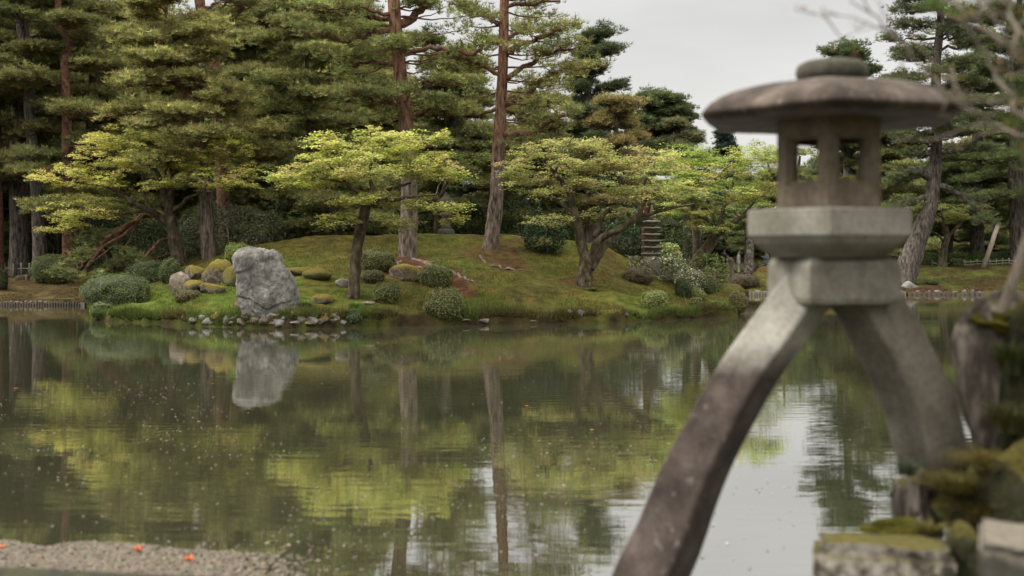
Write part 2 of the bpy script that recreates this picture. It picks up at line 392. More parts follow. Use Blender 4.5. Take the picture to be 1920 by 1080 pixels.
mx = nd(t, 'ShaderNodeMixShader'); lk(t, fr.outputs[0], mx.inputs[0]); lk(t, df.outputs[0], mx.inputs[1]); lk(t, gl.outputs[0], mx.inputs[2])
lk(t, mx.outputs[0], o.inputs['Surface']); M['water'] = m
mb = MB(); mb.add([(-60, -20, 0), (60, -20, 0), (60, 56, 0), (-60, 56, 0)], np.array([[0, 1, 2, 3]]))
tag(mb.build('water', m), 'still murky pond water mirroring the trees', None, kind='structure')
# ---------------------------------------------------------------- trees
def px_path(pts, d, dy=0.0, wob=0.0, g=None):
    "[(px,py,diam px)] at depth d (growing dy deeper or nearer along the way) -> points, radii"
    n = len(pts); P_ = []; r = []
    for i, q in enumerate(pts):
        dd = d+dy*i/max(1, n-1)+(g.normal(0, wob) if g is not None and i else 0)
        P_.append(P(q[0], q[1], dd)); r.append(q[2]/F*dd*.5)
    return np.array(P_), np.array(r)

def pad_needles(mb, c, rx, ry, rz, col, g, dens, L, wd, B):
    n = max(5, int(dens*math.pi*rx*ry))
    a = g.uniform(0, 2*math.pi, n); rr = np.sqrt(g.uniform(0, 1, n))
    # ragged outline
    lob = 1+.25*np.sin(a*3+g.uniform(0, 6))+.18*np.sin(a*7+g.uniform(0, 6))
    x = rx*rr*np.cos(a)*lob; y = ry*rr*np.sin(a)*lob
    dome = rz*np.sqrt(np.clip(1-rr*rr, 0, 1))
    tl = g.normal(0, .16, 2); z = dome*g.uniform(-.35, 1.15, n)+g.normal(0, .05, n)+tl[0]*x+tl[1]*y
    needles(mb, c+np.stack([x, y, z], -1), L, wd, B, np.asarray(col)*np.exp(g.normal(0, .2)), g)
    return x, y, z

def pine(label, trunk, d, limbs=(), crown=None, col=(.09, .105, .03), bark='bark_pine', L=.17, wd=.024, B=8, dens=50, seed=0, group=None, root=True, dy=0, name='pine_tree', cat='pine tree', pads=(), roots=()):
    g = np.random.default_rng(seed+100)
    tp, tr = px_path(trunk, d, dy)
    if root:
        tp[0, 2] = gz(tp[0, 0], tp[0, 1])-.12
    base = np.array([tp[0, 0], tp[0, 1], tp[0, 2]+.1])
    th = thing(name, label, cat, base, group)
    if root:      # flare
        tp = np.vstack([tp[0], tp[0]+(tp[1]-tp[0])*.08, tp[1:]]); tr = np.concatenate([[tr[0]*1.28], [tr[0]*1.02], tr[1:]])
    sp, sr = smooth_path(tp, tr, 6)
    mb = MB(); tube(mb, sp, np.maximum(sr, .012), 14, .16, seed=seed, freq=5.0)
    mb.build('trunk', M[bark], th)
    for q in roots:
        a, b = zip(*[(G(u, v)+np.array([0, 0, -rr*.35]), rr) for u, v, rr in q])
        mr_ = MB(); rp, rr_ = smooth_path(np.array(a), np.array(b), 5, .3, seed); tube(mr_, rp, rr_, 7, .25, seed=seed+3); mr_.build('root', M['bark_root'], th)
    cm = MB(); lm = 'bark_red' if bark == 'bark_pine' else bark
    def foliage_on(pts, rad, f0, padr, rz, k_side, reach):
        n = len(pts)
        for i in range(n):
            f = i/(n-1)
            if f < f0: continue
            dirv = pts[min(i+1, n-1)]-pts[max(i-1, 0)]; dirv[2] = 0; nl = np.linalg.norm(dirv)
            if nl < 1e-6: continue
            dirv /= nl; perp = np.array([-dirv[1], dirv[0], 0])
            if i == n-1 or g.random() < .55:
                pr = padr*g.uniform(.7, 1.2)*(1.0 if i == n-1 else .8)
                pad_needles(cm, pts[i]+np.array([0, 0, .06]), pr, pr, rz*g.uniform(.7, 1.3), col, g, dens, L, wd, B)
            for s in (-1, 1):
                if g.random() > k_side: continue
                ln = reach*g.uniform(.5, 1.1)*(1.15-.6*f)
                e_ = pts[i]+perp*s*ln+dirv*ln*g.uniform(.1, .7)+np.array([0, 0, g.uniform(-.02, .22)*ln])
                mid = (pts[i]+e_)/2+np.array([g.normal(0, .06), g.normal(0, .06), g.uniform(-.1, .02)])
                tw, twr = smooth_path(np.array([pts[i], mid, e_]), np.array([max(rad[i]*.5, .014), .014, .007]), 3, .4, int(g.integers(1e6)))
                tube(cm, tw, twr, 5, mi=0)
                pr = padr*g.uniform(.6, 1.1)
                x, y, z = pad_needles(cm, e_+np.array([0, 0, .05]), pr, pr, rz*g.uniform(.7, 1.3), col, g, dens, L, wd, B)
                for k in range(min(5, len(x))):
                    q = np.array([x[k], y[k], z[k]]); tube(cm, np.array([e_-dirv*.05, e_+q*.6+np.array([0, 0, -.03]), e_+np.array([0, 0, .05])+q]), np.array([.008, .006, .004]), 3, mi=0)
    for lb in limbs:
        pts, dyl = lb[0], lb[1]; o = lb[2] if len(lb) > 2 else {}
        dm = d+dy*.5+o.get('d0', 0)
        lp, lr = px_path(pts, dm, dyl, .08, g)
        k = np.argmin(((sp-lp[0])**2)[:, [0, 2]].sum(1)); lp[:, 1] += (sp[k, 1]-lp[0, 1])
        lp, lr = smooth_path(lp, lr, 4, .35, seed+7)
        m2 = MB(); tube(m2, lp, np.maximum(lr, .012), 8, .12, seed=seed); m2.build('limb', M[lm], th)
        foliage_on(lp, lr, o.get('f0', .35), o.get('pad', .5), o.get('rz', .16), o.get('side', .6), o.get('reach', .9))
    if crown:
        z0, z1, Rf, n = crown['z0'], crown['z1'], crown['R'], crown['n']
        az = g.uniform(0, 6.28)
        zt = np.linspace(z0, z1, n) if not crown.get('layers') else np.repeat(np.linspace(z0, z1, crown['layers']), max(1, n//crown['layers']))
        for i, z in enumerate(zt):
            z = z+g.normal(0, crown.get('zj', .12)); f = (z-z0)/(z1-z0+1e-6)
            k = np.argmin(np.abs(sp[:, 2]-z)); s0 = sp[k]
            az += 2.4+g.normal(0, .35); Rl = float(Rf(f))*g.uniform(.72, 1.12)
            skew = crown.get('skew')
            if skew: Rl *= 1+skew*math.cos(az)
            up = crown.get('up', .12)*(1+f*1.5); m_ = 7; pts = [s0]
            h = np.array([math.cos(az), math.sin(az), 0]); pr_ = np.array([-h[1], h[0], 0]); w_ = g.normal(0, .09, 2)
            for j in range(1, m_):
                q = j/(m_-1)
                pts.append(s0+h*Rl*q+pr_*Rl*(w_[0]*math.sin(q*4)+w_[1]*q)+np.array([0, 0, Rl*(up*q-crown.get('droop', .16)*q*q)+g.normal(0, .03)]))
            r0 = min(sr[k]*.42, .012+.022*Rl); rad = r0*(1-np.linspace(0, 1, m_))**.8+.01
            pts, rad = smooth_path(np.array(pts), rad, 2, .4, int(g.integers(1e6)))
            m2 = MB(); tube(m2, pts, rad, 6, .1, seed=seed+i); m2.build('limb', M[lm], th)
            foliage_on(pts, rad, crown.get('f0', .35), crown.get('pad', .5), crown.get('rz', .16), crown.get('side', .55), crown.get('reach', .38)*max(Rl, .8))
        if crown.get('tip', True):
            for q in range(5): pad_needles(cm, sp[-1]+g.normal(0, .35, 3)*[1, 1, .4], .5, .5, .25, col, g, dens, L, wd, B)
    for (u, v, wpx, hpx, dd) in pads:     # extra clumps
        c = P(u, v, d+dd); rx = wpx/F*d*.5
        pad_needles(cm, c, rx, rx, hpx/F*d*.6, col, g, dens, L, wd, B)
        k = np.argmin(((sp-c)**2).sum(1)); a_ = sp[k]; mid = (a_+c)/2+np.array([0, 0, -.12])
        tw, twr = smooth_path(np.array([a_, mid, c]), np.array([min(sr[k]*.4, .04), .025, .01]), 4, .4, seed); tube(cm, tw, twr, 5, mi=0)
    cm.build('crown', [M[lm], M['needle']], th, smooth=False)
    return th

def fan(mb, c, r, col, g, L, W, per, rz=.05, droop=.1, K=7):
    "one flat spray of leaves: rays from its centre with leaves along them"
    a = g.uniform(0, 6.28)+np.arange(K)*6.283/K+g.normal(0, .25, K); ln = r*g.uniform(.55, 1.15, K)
    t_ = g.uniform(.08, 1, (K, per))**.7
    x = np.cos(a)[:, None]*ln[:, None]*t_; y = np.sin(a)[:, None]*ln[:, None]*t_
    x = x+g.normal(0, .055, x.shape); y = y+g.normal(0, .055, x.shape)
    z = -droop*r*t_**2+g.normal(0, rz*.5, x.shape)+g.normal(0, rz, (K, 1))
    leaves(mb, c+np.stack([x, y, z], -1).reshape(-1, 3), L, W, np.asarray(col)*np.exp(g.normal(0, .12))*(1+g.normal(0, .05, 3)), g, .8, cs=.17)
    for k in range(K):
        if g.random() < .5:
            e_ = c+np.array([math.cos(a[k])*ln[k]*.8, math.sin(a[k])*ln[k]*.8, -droop*r*.6]); tube(mb, np.array([c-[0, 0, .03], (c+e_)/2+[0, 0, -.02], e_]), np.array([.007, .005, .003]), 3, mi=0)

def maple(label, limbs, d, clouds, col, seed=0, L=.075, W=.052, per=19, bark='bark_maple', group=None, padr=.42, name='maple_tree', cat='maple tree', root=True, gap=0.0, fl=.85):
    """limbs: first is the trunk, [(px,py,diam)..., dy]; clouds: (px, py, half w px, half h px, depth half m, sprays, depth offset)"""
    g = np.random.default_rng(seed+300)
    tp, tr = px_path(limbs[0][0], d, limbs[0][1])
    if root: tp[0, 2] = gz(tp[0, 0], tp[0, 1])-.1
    base = tp[0]+np.array([0, 0, .1]); th = thing(name, label, cat, base, group)
    if root: tp = np.vstack([tp[0], tp[0]+(tp[1]-tp[0])*.12, tp[1:]]); tr = np.concatenate([[tr[0]*1.4], [tr[0]*1.02], tr[1:]])
    sp, sr = smooth_path(tp, tr, 5, .1, seed)
    mb = MB(); tube(mb, sp, sr, 12, .14, seed=seed, freq=3.5); mb.build('trunk', M[bark], th)
    SP = [sp]; SR = [sr]
    for pts, dy_ in limbs[1:]:
        lp, lr = px_path(pts, d, 0, .06, g)
        A = np.concatenate(SP); k = np.argmin(((A-lp[0])**2)[:, [0, 2]].sum(1)); lp[:, 1] += A[k, 1]-lp[0, 1]
        lp[:, 1] += dy_*np.linspace(0, 1, len(lp))
        lp, lr = smooth_path(lp, lr, 5, .12, seed+len(SP))
        m2 = MB(); tube(m2, lp, np.maximum(lr, .01), 8, .12, seed=seed, freq=4); m2.build('limb', M[bark], th)
        SP.append(lp); SR.append(lr)
    A = np.concatenate(SP); AR = np.concatenate(SR)
    cm = MB(); C_ = []
    for (u, v, a, b, cdep, n, do) in clouds:
        k = 0
        while k < n:
            q = g.normal(0, 1, 3); q /= np.linalg.norm(q); q *= g.uniform(.25, 1)**.45
            if q[2] < 0: q[2] *= .55
            if gap and vnoise(q[None]*2.2+u*.1, seed)[0] < gap: n -= .5; continue
            c = P(u+q[0]*a, v-q[2]*b, d+do+q[1]*cdep); C_.append(c); k += 1
    C_ = np.array(C_)
    order = np.argsort([((A-c)**2).sum(1).min() for c in C_])
    for k in order:
        c = C_[k]; dist = np.linalg.norm(A-c, axis=1)+np.maximum(A[:, 2]-c[2]-.1, 0)*2.0
        i = np.argmin(dist); a_ = A[i]; l = np.linalg.norm(c-a_)
        mid = a_+(c-a_)*.5+np.array([g.normal(0, .06)*l, g.normal(0, .06)*l, .1*l+g.normal(0, .05)*l])
        r0 = min(AR[i]*.6, .008+.013*l)
        tw, twr = smooth_path(np.array([a_, mid, c]), np.array([max(r0, .007), max(r0*.6, .006), .005]), 4, .5, int(g.integers(1e6)))
        tube(cm, tw, twr, 5, mi=0)
        A = np.vstack([A, tw[2:]]); AR = np.concatenate([AR, twr[2:]])
        cc = np.asarray(col[int(g.integers(len(col)))])
        fan(cm, c+np.array([0, 0, .03]), padr*g.uniform(.65, 1.25), cc, g, L, W, per)
    cm.build('crown', [M['bark_twig'], M['leaf']], th, smooth=False)
    return th
YG, YO, LG = (.56, .52, .15), (.56, .48, .18), (.50, .50, .14)
# ---------------------------------------------------------------- pines on the island
CY, CO, CD, CB = (.27, .26, .085), (.245, .255, .085), (.20, .205, .065), (.19, .20, .07)
dA = G(918, 466)[1]; dB = G(762, 481)[1]
pine('tall straight red pine between the two wide maples, upper branches against open sky',
     [(918, 468, 31), (930, 380, 26), (936, 260, 24), (942, 150, 20), (946, 0, 17), (950, -90, 12), (947, -150, 5)], dA,
     limbs=[([(946, 98, 12), (990, 79, 9), (1023, 67, 7), (1066, 52, 4)], -.8, {}),
            ([(946, 150, 11), (993, 120, 9), (1023, 103, 7), (1075, 92, 4)], -.6, {'f0': .45}),
            ([(945, 196, 13), (987, 178, 11), (1013, 153, 9), (1057, 133, 7), (1108, 127, 4)], -1.2, {'f0': .3}),
            ([(940, 250, 14), (997, 250, 11), (1033, 228, 8), (1073, 212, 4)], -1.5, {'f0': .4, 'pad': .45}),
            ([(943, 140, 9), (893, 119, 7), (852, 108, 4)], -.6, {'f0': .5}),
            ([(945, 45, 9), (905, 30, 6), (872, 18, 4)], .5, {}),
            ([(946, 10, 9), (985, 8, 7), (1050, 2, 4)], -.5, {}),
            ([(947, -30, 9), (990, -55, 7), (1040, -60, 4)], .5, {}),
            ([(947, -40, 9), (905, -70, 7), (850, -85, 4)], -.5, {}),
            ([(938, 200, 8), (900, 215, 5), (868, 205, 3)], .6, {'f0': .4}),
            ([(944, 75, 8), (975, 60, 6), (1000, 28, 4)], 1.2, {'f0': .5})],
     crown=dict(z0=8.3, z1=11.6, R=lambda f: 1.3-.6*f, n=7, pad=.4, f0=.5, side=.3), col=CO, seed=1, dens=40,
     pads=[(1000, 110, 60, 22, -.4), (1030, 95, 60, 22, -.6), (1075, 70, 50, 20, -.9), (1060, 145, 70, 24, -.9), (1015, 215, 70, 26, -.9), (1050, 200, 60, 24, -1.1), (985, 265, 60, 24, -.9), (1020, 265, 70, 22, -1.0), (985, 150, 50, 20, -.7), (910, 125, 50, 20, -.3), (875, 100, 50, 20, -.2), (975, 60, 50, 20, .2), (1030, 30, 60, 20, .1), (900, 20, 50, 22, .2), (870, 45, 50, 20, .3), (985, 225, 60, 26, -.6), (1010, 190, 70, 22, -.9), (1045, 165, 60, 20, -.8), (970, 280, 60, 20, -.4), (1085, 112, 50, 18, -.9), (900, 70, 50, 22, .3), (880, 180, 50, 22, .8)])
pine('massive red pine behind the lime maple, its trunk grey and furrowed at the foot',
     [(763, 482, 34), (767, 380, 31), (766, 280, 28), (752, 150, 26), (742, 60, 25), (737, -40, 22), (732, -200, 14), (728, -320, 6)], dB,
     limbs=[([(748, 45, 18), (782, 27, 15), (808, -4, 12), (850, -60, 6)], .8, {'f0': .55}),
            ([(752, 96, 11), (807, 92, 9), (853, 97, 8), (897, 97, 7), (907, 80, 4)], -.8, {'f0': .72, 'pad': .4}),
            ([(742, 50, 12), (700, 62, 11), (672, 72, 10), (635, 74, 9), (598, 66, 7), (562, 60, 4)], -1.0, {'f0': .15, 'pad': .42}),
            ([(742, 30, 11), (703, 36, 9), (670, 28, 8), (630, 24, 5), (590, 18, 4)], .7, {'f0': .2}),
            ([(762, 200, 10), (735, 196, 9), (710, 190, 8), (690, 180, 5), (660, 178, 4)], -1.2, {'f0': .3}),
            ([(766, 160, 9), (800, 155, 7), (850, 160, 4)], -.8, {'f0': .3}),
            ([(770, 255, 9), (800, 268, 8), (808, 275, 5)], -.4, {'f0': .9}),
            ([(758, 120, 9), (700, 118, 7), (650, 125, 4)], 1.0, {'f0': .3}),
            ([(765, 215, 8), (810, 205, 6), (845, 215, 4)], .6, {'f0': .3})],
     crown=dict(z0=8.6, z1=13.5, R=lambda f: 2.0-1.0*f, n=10, pad=.5, f0=.4, skew=-.4), col=(.18, .20, .06), seed=2, dens=52,
     pads=[(830, 22, 60, 24, -.2), (862, 58, 60, 24, .2), (800, 12, 50, 22, .3), (872, 88, 50, 20, -.5), (845, 95, 50, 18, -.6), (880, 30, 50, 22, .6), (820, 110, 50, 20, .4), (735, 175, 80, 28, -1.0), (700, 165, 70, 25, -.8), (770, 172, 70, 26, -.9), (800, 190, 60, 24, -.3), (720, 215, 70, 22, -.5), (690, 95, 70, 22, -.6), (760, 75, 55, 18, -.7), (650, 50, 60, 20, -.6), (815, 60, 50, 22, .6), (800, 130, 50, 22, .5), (640, 140, 70, 25, .5), (600, 105, 60, 22, .3)],
     roots=[[(775, 486, .10), (810, 498, .09), (838, 508, .08), (865, 520, .06), (892, 533, .02)], [(752, 490, .07), (745, 500, .05), (738, 508, .02)], [(790, 490, .05), (812, 492, .045), (835, 484, .02)], [(780, 500, .04), (800, 505, .05), (815, 512, .02)], [(900, 480, .05), (915, 495, .04), (945, 503, .05), (985, 508, .015)]])
CROWN_C = dict(z0=5.3, z1=10.8, R=lambda f: 2.6*(1-f*.5), n=30, pad=.55, f0=.3, side=.6, up=.03, droop=.1)
pine('pine with yellowish layered pads of needles and red sinuous trunk behind the mossy spreading maple',
     [(392, 470, 28), (386, 380, 26), (386, 320, 25), (372, 230, 24), (358, 195, 21), (340, 150, 16), (320, 118, 14), (314, 80, 11), (312, 30, 8), (310, -30, 5)], 39.5,
     limbs=[([(340, 150, 10), (320, 152, 9), (285, 158, 8), (235, 162, 5)], -1.2, {'f0': .3}),
            ([(335, 152, 10), (365, 146, 9), (376, 148, 8)], -.6, {'f0': .5}),
            ([(322, 118, 8), (300, 120, 7), (275, 122, 5)], -.8, {'f0': .4}),
            ([(322, 120, 8), (352, 112, 7), (375, 105, 5)], -.7, {'f0': .5}),
            ([(358, 188, 9), (315, 202, 7), (265, 213, 5), (210, 218, 3)], -1.0, {'f0': .35}),
            ([(366, 208, 9), (335, 222, 7), (295, 240, 5)], -1.4, {'f0': .5}),
            ([(316, 70, 7), (275, 65, 5), (235, 62, 3)], -.6, {'f0': .3}),
            ([(314, 60, 7), (350, 55, 5), (390, 60, 3)], -.7, {'f0': .3}),
            ([(345, 165, 7), (400, 170, 5), (440, 172, 3)], -.5, {'f0': .4}),
            ([(318, 95, 6), (370, 88, 5), (415, 85, 3)], -.4, {'f0': .35})],
     crown=CROWN_C, col=CY, seed=3, dens=62)
pine('thick forked red pine rising behind the yellowish layered pine',
     [(425, 460, 26), (415, 300, 24), (398, 90, 23), (376, 15, 19), (372, -60, 17), (366, -180, 8)], 44,
     limbs=[([(398, 78, 22), (415, 52, 20), (440, 28, 17), (468, 0, 14), (500, -50, 8)], .5, {'f0': .6}),
            ([(390, 30, 11), (410, 28, 10), (430, 34, 6)], -.6, {'f0': .8})],
     crown=dict(z0=11.5, z1=14.5, R=lambda f: 3.0-1.3*f, n=8, pad=.6), col=CD, seed=4, bark='bark_red', dens=50)
pine('dark pine with a thin crimson trunk bent like an S near the massive grey trunks',
     [(128, 450, 20), (125, 330, 18), (124, 180, 16), (122, 110, 16), (132, 82, 13), (116, 58, 11), (108, 35, 12), (112, -40, 10), (118, -170, 5)], 45,
     limbs=[([(128, 85, 9), (145, 78, 8), (165, 68, 4)], .3, {'f0': .5}), ([(122, 122, 9), (150, 124, 7), (172, 112, 4)], .5, {'f0': .5})],
     crown=dict(z0=4.0, z1=15, R=lambda f: 2.7-1.2*f, n=17, pad=.6, f0=.25, side=.75), col=CD, seed=5, bark='bark_red', dens=62)
pine('massive dark grey pine trunk behind the low bamboo fence, shaggy foliage above',
     [(38, 482, 38), (36, 380, 33), (35, 250, 28), (40, 100, 22), (43, -50, 18), (45, -220, 8)], 47.5,
     crown=dict(z0=5.2, z1=16, R=lambda f: 3.3-1.5*f, n=24, pad=.65, f0=.25, side=.8), col=CD, seed=6, bark='bark_grey', dens=62)
pine('slanting grey pine trunk next to the rounded hedge by the fence',
     [(78, 478, 28), (70, 380, 23), (60, 260, 20), (48, 100, 22), (30, -40, 16), (20, -180, 8)], 45.5,
     crown=dict(z0=4.2, z1=15, R=lambda f: 2.6-1.0*f, n=16, pad=.6, f0=.3, side=.7), col=(.13,.145,.045), seed=7, bark='bark_grey', dens=55)
pine('dark reddish pine trunk at the very edge behind the fence',
     [(-12, 482, 34), (-12, 300, 30), (-18, 60, 24), (-25, -150, 14)], 46,
     crown=dict(z0=5.5, z1=15, R=lambda f: 3.0-1.2*f, n=15, pad=.6, f0=.3, side=.7), col=CD, seed=8, bark='bark_red', dens=52)
pine('dense shaggy pine filling the gap over the fence, trunk hidden by needles',
     [(175, 470, 26), (172, 300, 22), (178, 100, 18), (180, -60, 12), (182, -160, 5)], 50,
     crown=dict(z0=3.6, z1=15, R=lambda f: 3.2-1.6*f, n=26, pad=.7, f0=.2, side=.8), col=CD, seed=9, bark='bark_grey', dens=55)
pine('slim grey pine with crooked side branches between the mossy maple and the lime maple',
     [(640, 462, 24), (622, 380, 20), (588, 290, 16), (580, 200, 14), (577, 120, 10), (572, 40, 8), (570, -70, 5)], 42.5,
     limbs=[([(580, 155, 7), (555, 158, 6), (525, 172, 4)], -.8, {'f0': .3}), ([(582, 205, 7), (545, 205, 6), (510, 210, 3)], -.7, {'f0': .3}),
            ([(578, 135, 7), (600, 132, 5), (625, 120, 3)], -.7, {'f0': .4}), ([(585, 250, 7), (540, 268, 5), (500, 262, 3)], -.5, {'f0': .3})],
     crown=dict(z0=2.6, z1=12.0, R=lambda f: 2.7-1.1*f, n=36, pad=.6, f0=.25, side=.75, up=.04), col=CO, seed=10, bark='bark_grey', dens=62)
pine('straight thin crimson pine partly hidden behind the slim grey pine',
     [(632, 450, 12), (628, 300, 11), (627, 90, 9), (630, -60, 6), (632, -150, 3)], 48,
     crown=dict(z0=2.6, z1=14.0, R=lambda f: 2.9-1.2*f, n=30, pad=.6, f0=.3, side=.7), col=CO, seed=11, bark='bark_red', dens=55)
pine('bushy mid green pine on the far slope between the massive and the straight red pine',
     [(862, 440, 22), (858, 330, 18), (850, 200, 14), (848, 110, 9), (846, 95, 5)], 47,
     crown=dict(z0=2.0, z1=10.0, R=lambda f: 2.8-1.7*f, n=34, pad=.6, f0=.2, side=.8, up=.06), col=CB, seed=12, bark='bark_grey', dens=62)
pine('dark blue green pine showing between two red trunks, its spiky tip against sky',
     [(855, 430, 20), (860, 250, 14), (868, 130, 6), (870, 112, 3)], 58,
     crown=dict(z0=4, z1=11.8, R=lambda f: 2.8*(1-f)**.7+.3, n=26, pad=.6, f0=.25, side=.7), col=CB, seed=13, bark='bark_grey', dens=48, L=.2, wd=.02, B=9)
pine('olive tinted pine low behind the straight red trunk',
     [(985, 440, 20), (990, 330, 15), (1000, 230, 11), (1005, 170, 6)], 46,
     crown=dict(z0=3.0, z1=8.4, R=lambda f: 2.5-1.5*f, n=22, pad=.55, f0=.25, side=.8), col=(.18, .17, .055), seed=14, bark='bark_grey', dens=60)
pine('dark windswept pine with flat tiers reaching out towards open sky',
     [(1108, 440, 22), (1108, 300, 19), (1102, 180, 14), (1112, 100, 9), (1118, 62, 4)], 56,
     crown=dict(z0=3.5, z1=12.9, R=lambda f: 2.3*(1-f)**.7+.4, n=44, zj=.3, pad=.5, f0=.2, side=.65, up=.18, droop=.05, skew=.3), col=(.085, .11, .05), seed=15, bark='bark_grey', dens=52, L=.19, wd=.026)
pine('small ochre tinted pine in two flat tiers behind the pinkish maple',
     [(1150, 440, 16), (1152, 330, 13), (1155, 240, 9), (1150, 195, 5)], 46,
     limbs=[([(1155, 215, 6), (1170, 205, 5), (1172, 196, 3)], -.4, {'f0': .6})],
     crown=dict(z0=3.6, z1=8.0, R=lambda f: 1.7-1.0*f, n=24, zj=.2, pad=.45, f0=.3, side=.65), col=(.26, .21, .08), seed=16, bark='bark_grey', dens=52)
pine('dark dome crowned pine standing alone against sky beside the lantern',
     [(1212, 430, 20), (1215, 300, 17), (1228, 240, 14), (1235, 200, 8), (1236, 178, 4)], 62,
     crown=dict(z0=7.0, z1=10.6, R=lambda f: 2.0*(1-f*f)**.5+.25, n=40, zj=.25, pad=.5, f0=.2, side=.75, up=.15), col=(.09, .12, .045), seed=17, bark='bark_red', dens=62, L=.19, wd=.026)
pine('grey green pine sloping down behind the dome crowned pine',
     [(1290, 430, 16), (1285, 330, 13), (1275, 270, 9), (1262, 235, 4)], 60,
     crown=dict(z0=4.5, z1=8.6, R=lambda f: 2.3-1.6*f, n=20, pad=.55, f0=.25, side=.7), col=(.16,.165,.075), seed=18, bark='bark_grey', dens=48, L=.19, wd=.026)
pine('small dark spire shaped conifer poking above the bright maple',
     [(1362, 420, 14), (1362, 320, 10), (1358, 255, 3)], 82, name='conifer_tree', cat='conifer tree',
     crown=dict(z0=6.0, z1=10.4, R=lambda f: 1.7*(1-f)+.15, n=22, pad=.5, f0=.2, side=.6, up=.35), col=(.03, .05, .035), seed=19, bark='bark_grey', dens=52, L=.22, wd=.024)
pine('dark rounded evergreen topping out behind the cap of the stone lantern',
     [(1592, 420, 22), (1590, 250, 16), (1588, 130, 9), (1588, 90, 4)], 60, name='evergreen_tree', cat='evergreen tree',
     crown=dict(z0=6.5, z1=12.8, R=lambda f: 1.75*(1-f**3)**.6+.3, n=30, pad=.5, f0=.3, side=.7, up=.35), col=(.08, .115, .04), seed=20, bark='bark_grey', dens=60, L=.16, wd=.03, B=8)
pine('old leaning pine on the far bank with clipped cloud like tiers up a tall trunk',
     [(1692, 527, 44), (1712, 472, 38), (1742, 395, 28), (1752, 330, 23), (1757, 240, 20), (1755, 130, 17), (1762, 60, 14), (1765, 0, 12), (1768, -110, 11), (1768, -190, 5)], 51,
     limbs=[([(1755, 112, 8), (1728, 108, 7), (1700, 106, 3)], -.5, {'f0': .5, 'pad': .4}), ([(1757, 122, 8), (1785, 122, 7), (1805, 128, 3)], -.5, {'f0': .5, 'pad': .4}),
            ([(1752, 330, 24), (1715, 320, 18), (1695, 330, 12), (1680, 345, 6)], .4, {'f0': .5}), ([(1757, 250, 10), (1715, 252, 8), (1690, 262, 4)], -.4, {'f0': .4}),
            ([(1748, 365, 12), (1710, 380, 9), (1672, 398, 4)], -.4, {'f0': .5, 'pad': .45}),
            ([(1752, 345, 14), (1790, 360, 10), (1830, 395, 8), (1850, 420, 4)], -.8, {'f0': .3})],
     crown=dict(z0=6.6, z1=17.2, R=lambda f: 2.6-1.0*f, n=54, layers=17, zj=.16, pad=.48, f0=.3, side=.55, up=.05, droop=.06), col=(.11, .13, .055), seed=21, bark='bark_grey', dens=52, L=.17, wd=.024)
pine('dense tiered pine beyond the hedge with straight dark trunk',
     [(1833, 500, 26), (1832, 420, 24), (1830, 300, 20), (1842, 150, 14), (1850, 70, 6)], 60,
     crown=dict(z0=4.6, z1=13.2, R=lambda f: 2.9-1.5*f, n=40, layers=11, zj=.2, pad=.55, f0=.25, side=.65, up=.06), col=(.115, .145, .045), seed=22, bark='bark_grey', dens=52, L=.19, wd=.026)
pine('broad dark pine with the widest crown beyond the hedge',
     [(1912, 500, 32), (1906, 300, 28), (1910, 100, 18), (1912, -20, 8)], 57,
     crown=dict(z0=4.2, z1=15.5, R=lambda f: 3.0-1.3*f, n=40, layers=12, zj=.2, pad=.55, f0=.25, side=.65, up=.06), col=(.11, .14, .045), seed=23, bark='bark_grey', dens=52, L=.19, wd=.026)
pine('low spreading pine seen through and beside the lantern windows',
     [(1640, 500, 22), (1640, 400, 18), (1648, 300, 12), (1650, 250, 5)], 58,
     crown=dict(z0=2.6, z1=8.6, R=lambda f: 2.7-1.4*f, n=34, layers=10, zj=.2, pad=.55, f0=.2, side=.7), col=(.15,.16,.05), seed=24, bark='bark_grey', dens=52, L=.19, wd=.026)
pine('pale green pine framed in the second lantern window',
     [(1560, 500, 22), (1565, 400, 18), (1580, 320, 12), (1590, 265, 5)], 64,
     crown=dict(z0=2.6, z1=8.8, R=lambda f: 2.7-1.2*f, n=30, layers=9, zj=.2, pad=.55, f0=.2, side=.7), col=(.12, .15, .07), seed=25, bark='bark_grey', dens=48, L=.19, wd=.026)
pine('pine with drooping tiers low over the hedge and the leaning prop',
     [(1775, 500, 20), (1780, 440, 17), (1800, 380, 12), (1812, 330, 5)], 62,
     crown=dict(z0=3.0, z1=6.8, R=lambda f: 3.0-1.5*f, n=26, layers=6, zj=.25, pad=.55, f0=.2, side=.7), col=(.11, .14, .05), seed=26, bark='bark_grey', dens=48, L=.19, wd=.026)
# low creeping pine with bare red stems by the clipped hedge
dM1 = G(335, 500, 30)[1]
pine('low creeping pine whose bare red stems slope down over the steps',
     [(333, 490, 9), (326, 445, 9), (314, 418, 8), (292, 404, 8), (262, 408, 7)], dM1+.7, name='creeping_pine',
     limbs=[([(275, 404, 8), (235, 425, 8), (200, 448, 7), (172, 480, 6), (148, 504, 3)], -2.2, {'f0': 2}), ([(280, 404, 6), (240, 420, 5), (205, 438, 5), (185, 462, 3)], -1.6, {'f0': 2}), ([(262, 408, 6), (240, 434, 5), (196, 462, 5), (160, 500, 3)], -2.0, {'f0': 2}),
            ([(326, 445, 6), (300, 452, 6), (282, 472, 6), (262, 488, 5), (225, 500, 3)], -1.2, {'f0': 2})], col=(.16, .18, .06), seed=27, bark='bark_red', dens=110, L=.15, wd=.02, B=10,
     pads=[(120, 512, 44, 34, -2.6), (145, 490, 50, 34, -2.2), (165, 455, 60, 34, -1.6), (195, 442, 44, 26, -1.0), (215, 497, 60, 22, -1.4), (245, 480, 56, 20, -1.0), (180, 518, 44, 18, -2.2), (138, 522, 40, 26, -2.6), (158, 472, 44, 26, -2.0), (270, 495, 40, 14, -1.0)])

